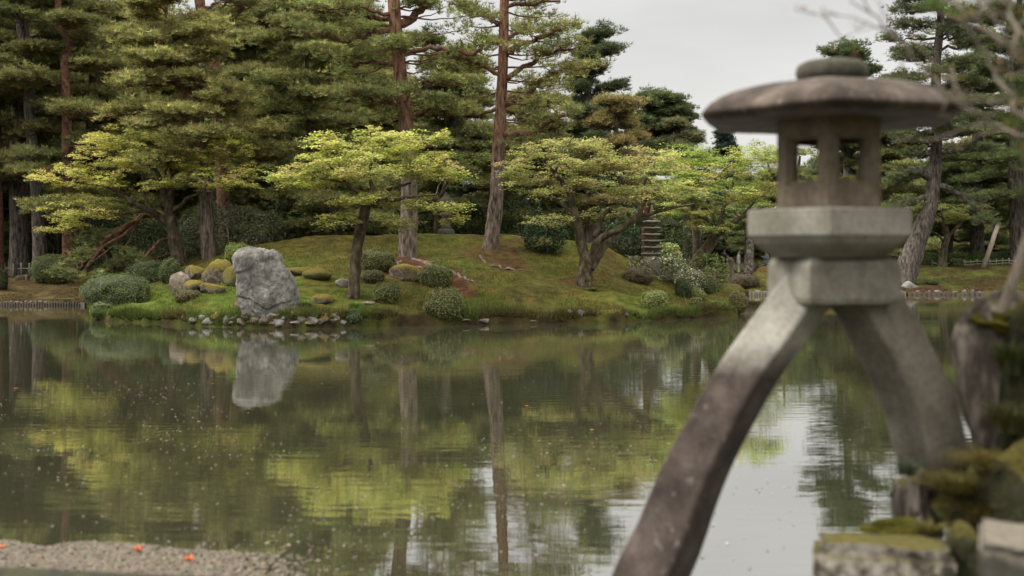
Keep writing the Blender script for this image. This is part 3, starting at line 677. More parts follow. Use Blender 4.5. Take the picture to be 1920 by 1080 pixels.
# the unbroken evergreens behind, one built and copied
def forest(spots, proto, lab, cat, group, base_h):
    for i, (u, d, ht, k) in enumerate(spots):
        if i == 0: r_ = proto
        else:
            r_ = proto.copy(); COL.objects.link(r_)
            for c in proto.children:
                q = c.copy(); COL.objects.link(q); q.parent = r_
        x = (u-960)/F*d; r_.location = (x, d, gz(x, d)-.1); r_.rotation_euler = (0, 0, i*2.17)
        s = ht/base_h; r_.scale = (s*k, s*k, s)
        r_['label'] = lab; r_['category'] = cat; r_['group'] = group
pr = pine('x', [(0, 470, 20), (0, 300, 16), (4, 100, 10), (0, 0, 4)], 60, root=False, bark='bark_grey', col=(.21, .212, .072), seed=40, dens=34, L=.26, wd=.03, B=9,
          crown=dict(z0=1.4, z1=15, R=lambda f: 3.3*(1-f)**.6+.5, n=74, pad=.85, rz=.35, f0=.15, side=.85, up=.1), name='evergreen_tree', cat='evergreen tree')
for c in pr.children: pass
forest([(-40, 58, 17, 1), (60, 62, 19, 1), (150, 56, 15, 1), (235, 60, 16, 1.1), (300, 66, 17, 1), (480, 56, 15.5, 1.05), (545, 62, 17, 1), (655, 60, 16, 1.1), (700, 66, 15, 1), (760, 57, 10.5, 1), (800, 70, 10.5, 1.1), (930, 64, 9.5, 1.2), (1010, 60, 9.5, 1.2), (1080, 68, 10, 1.2), (-110, 52, 17, 1.1), (420, 72, 13, 1.0)],
       pr, 'dense dark evergreen in the unbroken row behind the island hill', 'evergreen tree', 'evergreens behind the island hill', 15.0)
pr2 = pine('x', [(0, 470, 18), (0, 380, 14), (4, 250, 8), (0, 200, 4)], 60, root=False, bark='bark_grey', col=(.17, .185, .065), seed=41, dens=36, L=.24, wd=.028, B=9,
           crown=dict(z0=.8, z1=8.5, R=lambda f: 3.4*(1-f*f)**.6+.3, n=44, pad=.8, f0=.15, side=.8, up=.2), name='evergreen_tree', cat='evergreen tree')
forest([(1440, 84, 9.0, 1.3), (1190, 78, 7.5, 1.3), (1290, 90, 8, 1.4), (1380, 95, 9, 1.4), (1500, 88, 10, 1.3), (1575, 80, 9, 1.3), (1660, 82, 10.5, 1.2), (1730, 86, 8, 1.4), (1790, 84, 10, 1.2), (1860, 74, 10, 1.2), (1930, 72, 12, 1.2), (1990, 68, 12, 1.2), (1470, 76, 8.8, 1), (2070, 66, 13, 1.2), (1330, 84, 7, 1.4)],
       pr2, 'far evergreen beyond the path and the low hedge across the pond', 'evergreen tree', 'evergreens beyond the far path', 8.5)

# ---------------------------------------------------------------- maples
dM1 = G(335, 500, 30)[1]; dM2 = G(664, 556)[1]; dM3 = G(1092, 532)[1]; dM4 = G(1288, 527)[1]
maple('mossy wide spreading maple with thin yellow green leaves behind the tall grey rock',
      [([(338, 503, 26), (328, 450, 24), (320, 415, 22), (318, 385, 18), (322, 340, 12), (335, 310, 8)], 0),
       ([(322, 425, 18), (300, 405, 15), (285, 395, 12), (255, 378, 9), (230, 358, 8), (205, 350, 5), (165, 345, 3)], -1.2),
       ([(290, 398, 8), (275, 370, 6), (268, 350, 5), (262, 330, 3)], .8), ([(285, 396, 6), (240, 400, 5), (195, 398, 3)], .5),
       ([(318, 385, 14), (305, 350, 12), (302, 325, 8), (285, 308, 5)], -.6), ([(322, 395, 10), (345, 385, 8), (365, 372, 6), (400, 362, 3)], -1.0),
       ([(322, 340, 8), (345, 330, 6), (358, 310, 4), (365, 300, 3)], .9), ([(315, 370, 9), (330, 352, 7), (320, 330, 5), (330, 300, 4)], -.7)], dM1,
      [(300, 292, 165, 52, 1.7, 84, -.4), (150, 335, 90, 28, 1.1, 34, -.6), (145, 395, 85, 34, 1.1, 32, -.5), (400, 340, 95, 44, 1.3, 60, -.9), (110, 425, 50, 18, .7, 12, -.5), (235, 265, 95, 26, 1.2, 28, 0), (425, 280, 50, 36, .9, 26, -.6), (250, 340, 100, 36, 1.0, 26, -.9), (90, 330, 34, 12, .6, 8, -.6)],
      [YG, YG, YO, LG], seed=1, gap=.27)
maple('lime green umbrella shaped maple with split dark trunk beside the tall grey rock',
      [([(664, 558, 24), (665, 520, 22), (668, 485, 21), (674, 440, 21), (684, 400, 20), (688, 378, 18), (700, 360, 11)], 0),
       ([(684, 392, 12), (705, 378, 12), (735, 378, 9), (770, 372, 6), (820, 368, 3)], -.9), ([(690, 380, 10), (712, 362, 9), (735, 350, 7), (765, 340, 4)], .8),
       ([(686, 385, 9), (672, 360, 7), (650, 345, 5), (610, 338, 3)], -1.0), ([(700, 360, 9), (690, 320, 6), (705, 280, 5), (730, 250, 3)], .6), ([(686, 380, 7), (640, 370, 5), (600, 372, 3)], .9),
       ([(672, 358, 5), (625, 320, 5), (612, 290, 4), (614, 262, 2)], .5)], dM2,
      [(690, 318, 150, 38, 1.7, 92, 0), (730, 270, 66, 36, 1.0, 40, 0), (612, 272, 34, 26, .6, 14, 0), (800, 320, 70, 40, 1.0, 40, 0), (575, 338, 70, 28, 1.0, 34, 0), (815, 385, 55, 22, .8, 18, -.3), (640, 415, 28, 18, .5, 9, -.5), (700, 378, 80, 16, .8, 18, -.7), (745, 420, 35, 14, .4, 6, -.5), (840, 410, 25, 14, .5, 6, -.2), (822, 258, 18, 12, .4, 5, 0)],
      [(.47, .47, .14), (.43, .45, .12), (.49, .45, .17)], seed=2, L=.085, gap=.3)
maple('olive and pink tinted maple with thick trunk forked into three near the shore',
      [([(1092, 534, 27), (1098, 508, 28), (1098, 485, 23), (1090, 455, 19), (1083, 420, 17), (1075, 390, 14), (1070, 365, 12)], 0),
       ([(1102, 500, 20), (1112, 470, 16), (1122, 450, 15), (1142, 438, 14), (1168, 425, 12), (1195, 405, 12), (1200, 385, 9), (1215, 370, 6), (1235, 350, 3)], -.8),
       ([(1106, 505, 18), (1130, 468, 14), (1150, 445, 12), (1168, 428, 10)], .5), ([(1070, 368, 12), (1055, 345, 9), (1038, 325, 7), (1030, 318, 5)], -.6),
       ([(1078, 400, 9), (1045, 375, 8), (1020, 368, 6), (1000, 355, 3)], .5), ([(1072, 368, 6), (1085, 335, 5), (1110, 318, 4), (1125, 305, 2)], .7), ([(1115, 445, 10), (1130, 405, 9), (1160, 385, 7), (1175, 375, 3)], .8),
       ([(1040, 325, 5), (1055, 290, 4), (1075, 255, 2)], .4), ([(1200, 385, 6), (1205, 345, 6), (1222, 320, 5), (1228, 300, 3)], .5), ([(1195, 408, 7), (1240, 395, 6), (1290, 385, 3)], -.6)], dM3,
      [(1060, 300, 110, 46, 1.5, 58, .3), (1010, 355, 70, 40, 1.1, 26, .2), (1150, 340, 100, 50, 1.4, 52, 0), (1200, 370, 80, 26, 1.1, 32, -.4), (1030, 415, 50, 16, .7, 9, -.6), (1090, 270, 50, 20, .8, 16, .3), (1230, 310, 70, 36, 1.0, 36, .2), (1140, 400, 60, 16, .8, 12, .6), (1265, 360, 60, 26, .9, 24, -.2), (970, 320, 40, 30, .9, 12, .4)],
      [(.42, .40, .15), (.45, .39, .18), (.38, .41, .13)], seed=3, gap=.42, L=.075, W=.05)
maple('bright leaning maple whose mossy stem slants towards the stone lantern',
      [([(1286, 530, 26), (1298, 505, 25), (1315, 480, 24), (1332, 455, 22), (1345, 435, 14), (1352, 410, 10)], 0),
       ([(1340, 445, 14), (1370, 420, 10), (1400, 400, 7), (1440, 385, 3)], -.6), ([(1345, 430, 9), (1310, 405, 7), (1270, 395, 4)], -.8), ([(1350, 415, 8), (1365, 370, 6), (1378, 345, 4), (1392, 325, 2)], .5),
       ([(1345, 425, 8), (1330, 375, 6), (1328, 345, 4)], .8), ([(1390, 402, 5), (1420, 372, 4), (1445, 365, 2)], .4)], dM4,
      [(1350, 360, 120, 46, 1.3, 84, 0), (1405, 315, 75, 44, 1.0, 50, .4), (1290, 395, 70, 22, 1.0, 28, -.6), (1330, 425, 55, 16, .8, 16, -.8), (1430, 380, 40, 40, .8, 22, 0), (1270, 350, 50, 40, .9, 22, .3)],
      [(.42, .44, .12), (.46, .42, .15), (.38, .44, .11)], seed=4, gap=.34)
maple('vivid green maple catching the light behind the leaning maple',
      [([(1310, 470, 20), (1305, 420, 16), (1300, 370, 10), (1310, 330, 5)], 0), ([(1303, 390, 9), (1340, 340, 5), (1370, 310, 3)], .5), ([(1302, 380, 8), (1265, 330, 5), (1240, 305, 3)], -.5)], 43,
      [(1290, 300, 70, 30, 1.3, 46, 0), (1330, 340, 90, 45, 1.5, 40, 0), (1420, 290, 50, 30, 1.2, 24, 0)], [(.27, .36, .05), (.31, .38, .06)], seed=5, padr=.5, gap=.15)
maple('green leafy tree with pale blotched trunk standing by the people across the pond',
      [([(1404, 500, 19), (1405, 470, 17), (1402, 430, 13), (1400, 390, 8)], 0), ([(1403, 430, 8), (1380, 400, 5), (1350, 390, 3)], 0), ([(1403, 430, 8), (1440, 400, 5), (1470, 380, 3)], 0)], 59,
      [(1405, 410, 90, 34, 2.2, 56, .5), (1350, 436, 50, 16, 1.4, 20, 1.5), (1440, 450, 36, 20, 1.0, 14, 3.0)], [(.16, .23, .04), (.19, .25, .05)], seed=6, bark='bark_pale', padr=.65, L=.13, W=.09, name='leafy_tree', cat='tree')
maple('slender dark stemmed maple on the far bank by the old leaning pine',
      [([(1766, 503, 16), (1770, 470, 13), (1776, 440, 11), (1768, 420, 9), (1755, 405, 5)], 0), ([(1776, 445, 8), (1800, 420, 5), (1815, 405, 3)], 0), ([(1772, 455, 6), (1758, 440, 4), (1745, 435, 3)], 0), ([(1770, 425, 6), (1765, 395, 4), (1760, 375, 2)], 0)], 55,
      [(1760, 405, 70, 28, 1.5, 34, 0), (1700, 385, 45, 22, 1.2, 18, 0), (1810, 400, 50, 22, 1.3, 16, 0)], [(.21, .23, .05), (.24, .23, .07)], seed=7, padr=.5, gap=.2, L=.1)
maple('small maple with ruby red young leaves among the far pines',
      [([(1862, 480, 10), (1862, 400, 8), (1860, 350, 4)], 0)], 66, [(1862, 338, 26, 10, .8, 14, 0), (1880, 348, 20, 8, .8, 8, 0)], [(.22, .035, .03), (.26, .06, .04)], seed=8, padr=.4)
maple('pale yellow green maple spreading low between the massive pine and the straight pine',
      [([(815, 440, 10), (820, 400, 8), (835, 340, 5)], 0), ([(826, 370, 5), (860, 320, 3)], 0)], 43,
      [(850, 330, 60, 40, 1.2, 18, 0), (930, 300, 50, 20, 1.0, 12, 0), (960, 330, 50, 40, 1.0, 18, 0)], [(.20, .24, .06), (.16, .2, .05)], seed=9, padr=.45, gap=.25)
# ---------------------------------------------------------------- stone materials
M['st_light'] = surf_mat('pale_granite', [(.3, (.13, .122, .10)), (.5, (.21, .198, .168)), (.7, (.285, .272, .238))], 4, rough=.95, bump=.35, bscale=60, bdist=.006, spots=(.15, .14, .11))
M['st_warm'] = surf_mat('weathered_brown_granite', [(.3, (.09, .07, .05)), (.5, (.155, .125, .093)), (.7, (.22, .185, .14))], 7, (1, 1, .5), rough=.95, bump=.4, bscale=55, bdist=.006, spots=(.07, .06, .045))
M['st_roof'] = surf_mat('dark_lichened_stone', [(.34, (.022, .016, .012)), (.5, (.055, .041, .033)), (.68, (.125, .10, .083))], 6, (1, 1, .3), rough=.95, bump=.5, bscale=45, bdist=.008, spots=(.2, .175, .15))
M['st_cap'] = surf_mat('mossy_cap_stone', [(.3, (.04, .042, .03)), (.6, (.085, .08, .06))], 6, rough=1, bump=.6, bscale=40, bdist=.008, moss=(.075, .085, .03), moss_amt=.2)
M['st_leg'] = surf_mat('stained_leg_stone', [(.3, (.022, .016, .013)), (.5, (.05, .037, .031)), (.72, (.095, .074, .064))], 6, rough=.9, bump=.45, bscale=50, bdist=.006, spots=(.16, .14, .125),
                       zramp=(1.40, 1.56, [(.3, (.20, .19, .165)), (.55, (.30, .285, .25)), (.7, (.37, .36, .325))]))
M['st_leg2'] = surf_mat('grey_brown_leg_stone', [(.3, (.08, .07, .055)), (.5, (.135, .12, .097)), (.72, (.19, .173, .145))], 6, rough=.95, bump=.4, bscale=50, bdist=.006, spots=(.07, .07, .045))
M['st_block'] = surf_mat('mid_grey_granite', [(.3, (.12, .11, .088)), (.5, (.19, .178, .148)), (.7, (.27, .258, .222))], 6, rough=.95, bump=.35, bscale=55, bdist=.006, spots=(.1, .095, .07))
LD = 5.3
LS = LD/F                                # metres per photo pixel at the lantern
LX = (1553-960)*LS
VA = -math.atan2((1557-960), F)     # the lantern is seen from this side
def lz(py): return CH-(py-YH)*LS
def hexring(hw, py, rnd=.0, rot=0.0, n=48, cx=LX, wob=0.0, seed=0, sides=6):
    "six sided ring with a corner towards the viewer; hw = half width in photo pixels"
    a = np.arange(n)/n*2*math.pi; c = math.cos(math.pi/sides)
    Rc = hw*LS/(c if sides == 6 else 1)
    b = (a-(-math.pi/2+VA+rot)) % (2*math.pi/sides)-math.pi/sides
    r = Rc*c/np.cos(b); rc = Rc*(c*.45+.55)
    r = np.minimum(r*(1-rnd)+rc*rnd, Rc)
    V = np.stack([cx+r*np.cos(a), LD+r*np.sin(a), np.full(n, lz(py))], -1)
    if wob: V = V+(fbm(V*9, 3, seed)*wob)[:, None]*np.stack([np.cos(a), np.sin(a), a*0+.6], -1)
    return V
lan = thing('stone_lantern', 'two legged stone lantern with wide roof and open fire box over the water', 'stone lantern', (LX, LD, 0))
# roof
mb = MB()
prof = [(90, 230), (150, 231), (208, 232), (219, 231), (232, 227), (240.5, 221), (241, 218.5), (238, 214), (227, 202.5), (207, 190), (176, 176), (140, 166), (100, 159.5), (62, 156), (50, 155)]
loft(mb, [hexring(h_*.935, y_, .16, 0, 72, wob=.006, seed=3) for h_, y_ in prof]); mb.build('roof', M['st_roof'], lan)
mb = MB(); loft(mb, [hexring(h_, y_, .95, 0, 40, cx=LX+.016, wob=.008, seed=5) for h_, y_ in ((48, 160), (51, 154), (57, 149), (61, 140), (61, 131), (58, 122), (50, 117), (36, 114), (16, 112.5), (3, 112))]); mb.build('finial', M['st_cap'], lan)
# fire box: six walls, each with a stepped opening
fb = thing('fire_box', None, None, (0, 0, 0)); COL.objects.unlink(fb); bpy.data.objects.remove(fb)
mb = MB(); Ro = 91*LS/math.cos(R(30)); zt, zb = lz(227), lz(394)
def hexpt(r, k): a = -math.pi/2+VA+k*math.pi/3; return np.array([LX+r*math.cos(a), LD+r*math.sin(a)])
for k in range(6):
    A, B = hexpt(Ro, k), hexpt(Ro, k+1); A2, B2 = hexpt(Ro-.06, k), hexpt(Ro-.06, k+1)
    def pt(u, z, dep):      # u 0..1 along, dep 0..1 through the wall
        a = A+(B-A)*u; b = A2+(B2-A2)*u; q = a+(b-a)*dep; return (q[0], q[1], z)
    H_ = zt-zb
    def rect(u0, u1, v0, v1, dep): return [pt(u0, zb+v0*H_, dep), pt(u1, zb+v0*H_, dep), pt(u1, zb+v1*H_, dep), pt(u0, zb+v1*H_, dep)]
    rings = [rect(0, 1, 0, 1, 0), rect(.18, .84, .26, .80, 0), rect(.19, .83, .27, .79, .3), rect(.235, .785, .30, .765, .33), rect(.235, .785, .30, .765, 1), rect(0, 1, 0, 1, 1)]
    V = np.array(sum(rings, [])); f = []
    for i in range(5):
        for j in range(4): f.append((i*4+j, i*4+(j+1) % 4, i*4+4+(j+1) % 4, i*4+4+j))
    mb.add(V, np.array(f))
mb.build('fire_box', M['st_warm'], lan, smooth=False)
mb = MB(); loft(mb, [hexring(h_*.965, y_, .03, 0, 72, wob=.003, seed=7) for h_, y_ in ((144, 394.5), (148, 397), (148.5, 420), (148, 442), (144, 446), (136, 457), (124, 467), (110, 476), (102, 482))]); mb.build('platform', M['st_light'], lan, smooth=False)
mb = MB(); loft(mb, [hexring(h_*.97, y_, .05, R(-18.6), 64, cx=(1560-960)*LS, wob=.004, seed=9, sides=4) for h_, y_ in ((112, 481), (126, 489), (132, 496), (132.5, 530), (132, 556), (128, 565), (118, 567))]); mb.build('base_block', M['st_block'], lan, smooth=False)
def leg(cpts, tw0, mat_, name='leg', seed=0, ydep=0.0):
    "swept square section with softened corners; cpts (px, py, section px)"
    n = len(cpts); pts = np.array([P(u, v, LD+ydep*i/(n-1)) for i, (u, v, s) in enumerate(cpts)]); sec = np.array([s*LS*.5 for u, v, s in cpts])
    pts, sec = smooth_path(pts, sec, 6)
    t_ = np.gradient(pts, axis=0); t_ /= np.linalg.norm(t_, axis=1)[:, None]
    b = .16
    base = []
    for k in range(4):
        c0 = math.pi/2*k
        for (x, y) in ((1, -1+b*2), (1-b*.35, -1+b*.9), (1-b*.9, -1+b*.35)) if False else ((1, -1+b), (1, 1-b), (1-b*.3, 1-b*.3)):
            base.append((x*math.cos(c0)-y*math.sin(c0), x*math.sin(c0)+y*math.cos(c0)))
    base = np.array(base); rings = []
    for i in range(len(pts)):
        u = np.cross(t_[i], (0, 1, 0)); u /= np.linalg.norm(u); v = np.cross(u, t_[i])
        ca, sa = math.cos(tw0), math.sin(tw0); q = np.stack([base[:, 0]*ca-base[:, 1]*sa, base[:, 0]*sa+base[:, 1]*ca], -1)*sec[i]
        V = pts[i]+q[:, :1]*u+q[:, 1:]*v
        V += (fbm(V*6, 3, seed)*.006)[:, None]*np.array([1, 1, 0]); rings.append(V)
    mb = MB(); loft(mb, rings); return mb.build(name, mat_, lan)
def wrap(o):     # sharp arrises between the smooth faces
    o.data.polygons.foreach_set('use_smooth', [False]*len(o.data.polygons)); return o
wrap(leg([(1548, 520, 78), (1508, 556, 80), (1462, 618, 82), (1411, 688, 83), (1368, 760, 85), (1328, 835, 87), (1290, 915, 92), (1258, 1000, 97), (1220, 1085, 103), (1180, 1200, 104), (1130, 1330, 110)], R(52), M['st_leg'], seed=2, ydep=-.25))
wrap(leg([(1600, 530, 92), (1632, 575, 92), (1668, 640, 94), (1700, 705, 96), (1725, 765, 98), (1740, 820, 98), (1756, 868, 92), (1762, 892, 70)], R(24), M['st_leg2'], seed=4, ydep=.1))

# ---------------------------------------------------------------- rocks
def rock(name, label, cat, c, s, mat_, seed=0, rough=.22, cuts=7, sub=4, group=None, rz=0, freq=1.6, sink=0.0, parent=None):
    "boulder: sphere cut by random planes, then roughened; c = centre, s = half sizes"
    g = np.random.default_rng(seed+900)
    bm = bmesh.new(); bmesh.ops.create_icosphere(bm, subdivisions=sub, radius=1.0)
    V = np.array([v.co[:] for v in bm.verts]); f = np.array([[v.index for v in q.verts] for q in bm.faces]); bm.free()
    for k in range(cuts):
        n = g.normal(0, 1, 3); n /= np.linalg.norm(n); h = g.uniform(.55, .85)
        e_ = V@n-h; V = V-np.where(e_ > 0, e_*.92, 0)[:, None]*n
    V = V*(1+rough*fbm(V*freq+seed*3.1, 5, seed))[:, None]
    V = V*np.array(s); ca, sa = math.cos(rz), math.sin(rz)
    V = np.stack([V[:, 0]*ca-V[:, 1]*sa, V[:, 0]*sa+V[:, 1]*ca, V[:, 2]], -1)
    mb = MB(); mb.add(V+np.array(c), f)
    if parent: return mb.build(name, mat_, parent)
    return tag(mb.build(name, mat_, None, (c[0], c[1], c[2]-s[2])), label, cat, group)
GR = [(.3, (.08, .075, .07)), (.5, (.17, .16, .15)), (.7, (.28, .27, .25))]
M['rock_grey'] = surf_mat('grey_rock', GR, 3, rough=.9, bump=.8, bscale=14, bdist=.05, spots=(.10, .09, .07), moss=(.10, .10, .025), moss_amt=-.15)
M['rock_moss'] = surf_mat('moss_topped_rock', [(.34, (.04, .032, .025)), (.5, (.12, .095, .075)), (.66, (.26, .215, .18))], 7, rough=.95, bump=.8, bscale=18, bdist=.04, moss=(.13, .10, .018), moss_amt=.95)
M['rock_green'] = surf_mat('mossy_rock', [(.3, (.06, .06, .03)), (.6, (.13, .12, .045))], 4, rough=1, bump=.9, bscale=25, bdist=.04, moss=(.10, .085, .015), moss_amt=.9)
M['rock_tan'] = surf_mat('tan_shore_stone', [(.3, (.055, .042, .03)), (.5, (.135, .108, .082)), (.7, (.26, .215, .175))], 6, rough=.9, bump=.8, bscale=20, moss=(.12, .11, .03), moss_amt=-.1)
M['rock_pale'] = surf_mat('pale_shore_stone', [(.3, (.05, .045, .037)), (.5, (.125, .115, .098)), (.7, (.25, .235, .205))], 6, rough=.9, bump=.8, bscale=26, spots=(.1, .09, .06))
M['stone_dark'] = surf_mat('dark_wet_mossy_stone', [(.3, (.012, .012, .009)), (.6, (.03, .029, .022))], 8, rough=.95, bump=.8, bscale=40, moss=(.04, .045, .012), moss_amt=.1)
M['block_face'] = surf_mat('flaking_pale_stone', [(.40, (.04, .034, .025)), (.50, (.18, .16, .13)), (.66, (.31, .288, .252))], 11, rough=1, bump=1.0, bscale=22, bdist=.03, moss=(.095, .082, .02), moss_amt=.4)
M['st_warm2'] = surf_mat('worn_tan_stone', [(.3, (.16, .14, .115)), (.5, (.24, .215, .18)), (.7, (.31, .285, .245))], 9, rough=1, bump=.5, bscale=40, bdist=.01)
M['post'] = surf_mat('dark_stone_with_pale_top', [(.3, (.015, .014, .011)), (.6, (.045, .042, .032))], 8, rough=.95, bump=.8, bscale=35, spots=(.05, .055, .02), moss=(.155, .136, .11), moss_amt=.42)  # moss input gives upward faces a paler tone
M['trunk_rock'] = surf_mat('streaked_grey_pink_rock', [(.38, (.05, .04, .034)), (.5, (.11, .088, .073)), (.62, (.27, .235, .205))], 7, (1.6, 1.6, .4), rough=.95, bump=.8, bscale=22, bdist=.03, moss=(.12, .115, .02), moss_amt=.35)
M['rock_dark'] = surf_mat('dark_overgrown_rock', [(.3, (.015, .016, .008)), (.6, (.05, .05, .02))], 6, rough=1, bump=1, bscale=40, bdist=.04, moss=(.095, .08, .016), moss_amt=.75)
M['moss_ochre'] = surf_mat('golden_moss', [(.3, (.04, .045, .01)), (.5, (.09, .085, .016)), (.7, (.16, .12, .024))], 9, rough=1, bump=1, bscale=60, bdist=.03, spec=.05)

# right bank under the lantern
def pblock(name, label, cat, px0, px1, d0, d1, ztop, zbot, mat_, seed, bv=.04):
    x0 = (px0-960)/F*d0; x1 = (px1-960)/F*d0
    mb = MB(); nx_, nz_ = 26, 18
    # rough hewn: subdivided box with displaced faces
    bm = bmesh.new(); bmesh.ops.create_cube(bm, size=1.0); bmesh.ops.bevel(bm, geom=list(bm.edges), offset=bv, segments=2, affect='EDGES'); bmesh.ops.subdivide_edges(bm, edges=list(bm.edges), cuts=9, use_grid_fill=True); bmesh.ops.triangulate(bm, faces=bm.faces)
    V = np.array([v.co[:] for v in bm.verts]); f = np.array([[v.index for v in q.verts] for q in bm.faces]); bm.free()
    s = np.array([x1-x0, d1-d0, ztop-zbot]); c = np.array([(x0+x1)/2, (d0+d1)/2, (ztop+zbot)/2]); V = V*s+c
    nrm = (V-c)/s; k = np.argmax(np.abs(nrm), 1); N_ = np.zeros_like(V); N_[np.arange(len(V)), k] = np.sign(nrm[np.arange(len(V)), k])
    V = V+N_*(fbm(V*9, 4, seed)*.018)[:, None]
    ph = math.atan2(x0, d0); ca, sa = math.cos(ph), math.sin(ph); dx, dy = V[:, 0]-x0, V[:, 1]-d0      # turned: its side runs away from the viewer
    V[:, 0], V[:, 1] = x0+dx*ca+dy*sa, d0-dx*sa+dy*ca
    mb.add(V, f); return tag(mb.build(name, mat_, None, (c[0], c[1], zbot)), label, cat)
pblock('stone_block', 'squared pale flaking stone with moss on its flat top under the lantern leg', 'stone block', 1526, 1776, 4.6, 4.84, .775, -.4, M['block_face'], 3)
pblock('stone_post', 'squared stone post with pale top and dark mossy face at the corner', 'stone post', 1838, 2150, 3.6, 3.98, 1.035, -.4, M['post'], 5, .012)
def prock(name, label, cat, px, py, w_, h_, d, dep, mat_, seed, **k):
    c = P(px, py, d); return rock(name, label, cat, c, (w_/F*d*.5, dep, h_/F*d*.5), mat_, seed, sub=5, **k)
prock('boulder', 'upright streaked grey and pink rock with a moss cap beside the lantern leg', 'boulder', 1884, 735, 210, 370, 5.45, .22, M['trunk_rock'], 11, cuts=6, rough=.28)
prock('boulder', 'gnarled grey root like rock under the foot of the lantern leg', 'boulder', 1722, 952, 90, 150, 5.2, .12, M['trunk_rock'], 12, cuts=6, rough=.5, freq=2.4)
prock('boulder', 'moss covered rock carrying the short lantern leg', 'boulder', 1800, 930, 220, 120, 5.3, .28, M['rock_green'], 13, rough=.35)
prock('boulder', 'low golden moss hump spilling onto the squared pale stone', 'boulder', 1672, 992, 130, 44, 5.0, .12, M['moss_ochre'], 15, rough=.35)
prock('boulder', 'big dark mossy rock behind the squared stone post', 'boulder', 1930, 960, 290, 330, 4.9, .3, M['rock_dark'], 14, rough=.4)
prock('boulder', 'dark overgrown rock flank merging into the upright rock at its far side', 'boulder', 1925, 790, 170, 400, 5.25, .25, M['rock_dark'], 24, rough=.4)
prock('boulder', 'dark mossy stone wedged between the two squared stones', 'boulder', 1815, 1062, 90, 170, 4.62, .16, M['rock_dark'], 26, rough=.4)
prock('moss_cushion', 'thick golden green moss cushion on top of the upright rock', 'moss', 1895, 612, 150, 62, 5.38, .22, M['moss_ochre'], 16, rough=.5, freq=2.6)
# mossy fringe and ferns on the rocks
def tuft_plant(name, label, cat, c, r, hgt, n, col, seed, wd=.006, group=None, droop=.6, mat_='shrub'):
    g = np.random.default_rng(seed+50); mb = MB(); th = thing(name, label, cat, c, group)
    a = g.uniform(0, 6.28, n); sp_ = g.uniform(.15, 1, n)*r; hh = hgt*g.uniform(.5, 1.1, n)
    b = np.asarray(c)+np.stack([np.cos(a)*r*.35*g.uniform(0, 1, n), np.sin(a)*r*.35*g.uniform(0, 1, n), a*0], -1)
    dirx = np.stack([np.cos(a), np.sin(a), a*0], -1); side = np.stack([-np.sin(a), np.cos(a), a*0], -1)
    ts = [0, .4, .75, 1]; Vs = []
    for t_ in ts:
        p_ = b+dirx*(sp_*t_**1.5)[:, None]+np.array([0, 0, 1])*(hh*(t_-droop*t_**3*.6))[:, None]; w_ = wd*(1-t_*.95)
        Vs += [p_-side*w_, p_+side*w_]
    V = np.stack(Vs, 1).reshape(-1, 3); i = np.arange(n)[:, None]*8
    f = np.concatenate([i+np.array([0, 1, 3, 2]), i+np.array([2, 3, 5, 4]), i+np.array([4, 5, 7, 6])])
    mb.add(V, f, np.repeat(jitcol(col, n, .25, g), 8, 0)); mb.build('blades', M[mat_], th, smooth=False); return th
for i, (u, v, d, r, h_, n, col, lab) in enumerate([(1900, 700, 5.05, .16, .22, 420, (.05, .06, .015), 'dark grass tuft hanging on the upright rock under its moss cap'),
        (1900, 810, 4.95, .22, .2, 480, (.06, .06, .016), 'dark green tuft growing between the upright rock and the squared post'),
        (1870, 890, 4.9, .25, .15, 700, (.14, .11, .02), 'golden grass tuft over the moss covered rock'),
        (1795, 925, 4.98, .22, .13, 650, (.13, .105, .02), 'olive moss tuft in front of the short lantern leg'),
        (1700, 890, 5.05, .13, .10, 90, (.035, .05, .022), 'small dark fern at the very foot of the lantern leg'),
        (1835, 975, 4.9, .18, .15, 500, (.12, .095, .02), 'ochre grass tuft beside the squared stone post'),
        (1745, 1000, 4.85, .12, .08, 140, (.15, .13, .025), 'short golden moss tuft on the squared pale stone')]):
    tuft_plant('grass_tuft', lab, 'grass tuft', P(u, v, d), r, h_, n, col, i, wd=.0045)
# bamboo prop
mb = MB(); a, b = P(1872, 604, 5.35), P(1952, 380, 5.2); t_ = np.linspace(0, 1, 40)[:, None]
pr_ = np.array([.026*(1+.10*(abs(((q*3.2) % 1)-.5) > .46)) for q in np.linspace(0, 1, 40)])
tube(mb, a+(b-a)*t_, pr_, 12, .04)
M['pole'] = surf_mat('weathered_wooden_pole', [(.3, (.16, .125, .095)), (.5, (.27, .22, .175)), (.7, (.38, .33, .28))], 6, (3, 3, .6), rough=.8, bump=.3)
tag(mb.build('wooden_pole', M['pole'], None, a), 'slanting weathered wooden prop pole standing on the mossy rock', 'pole')

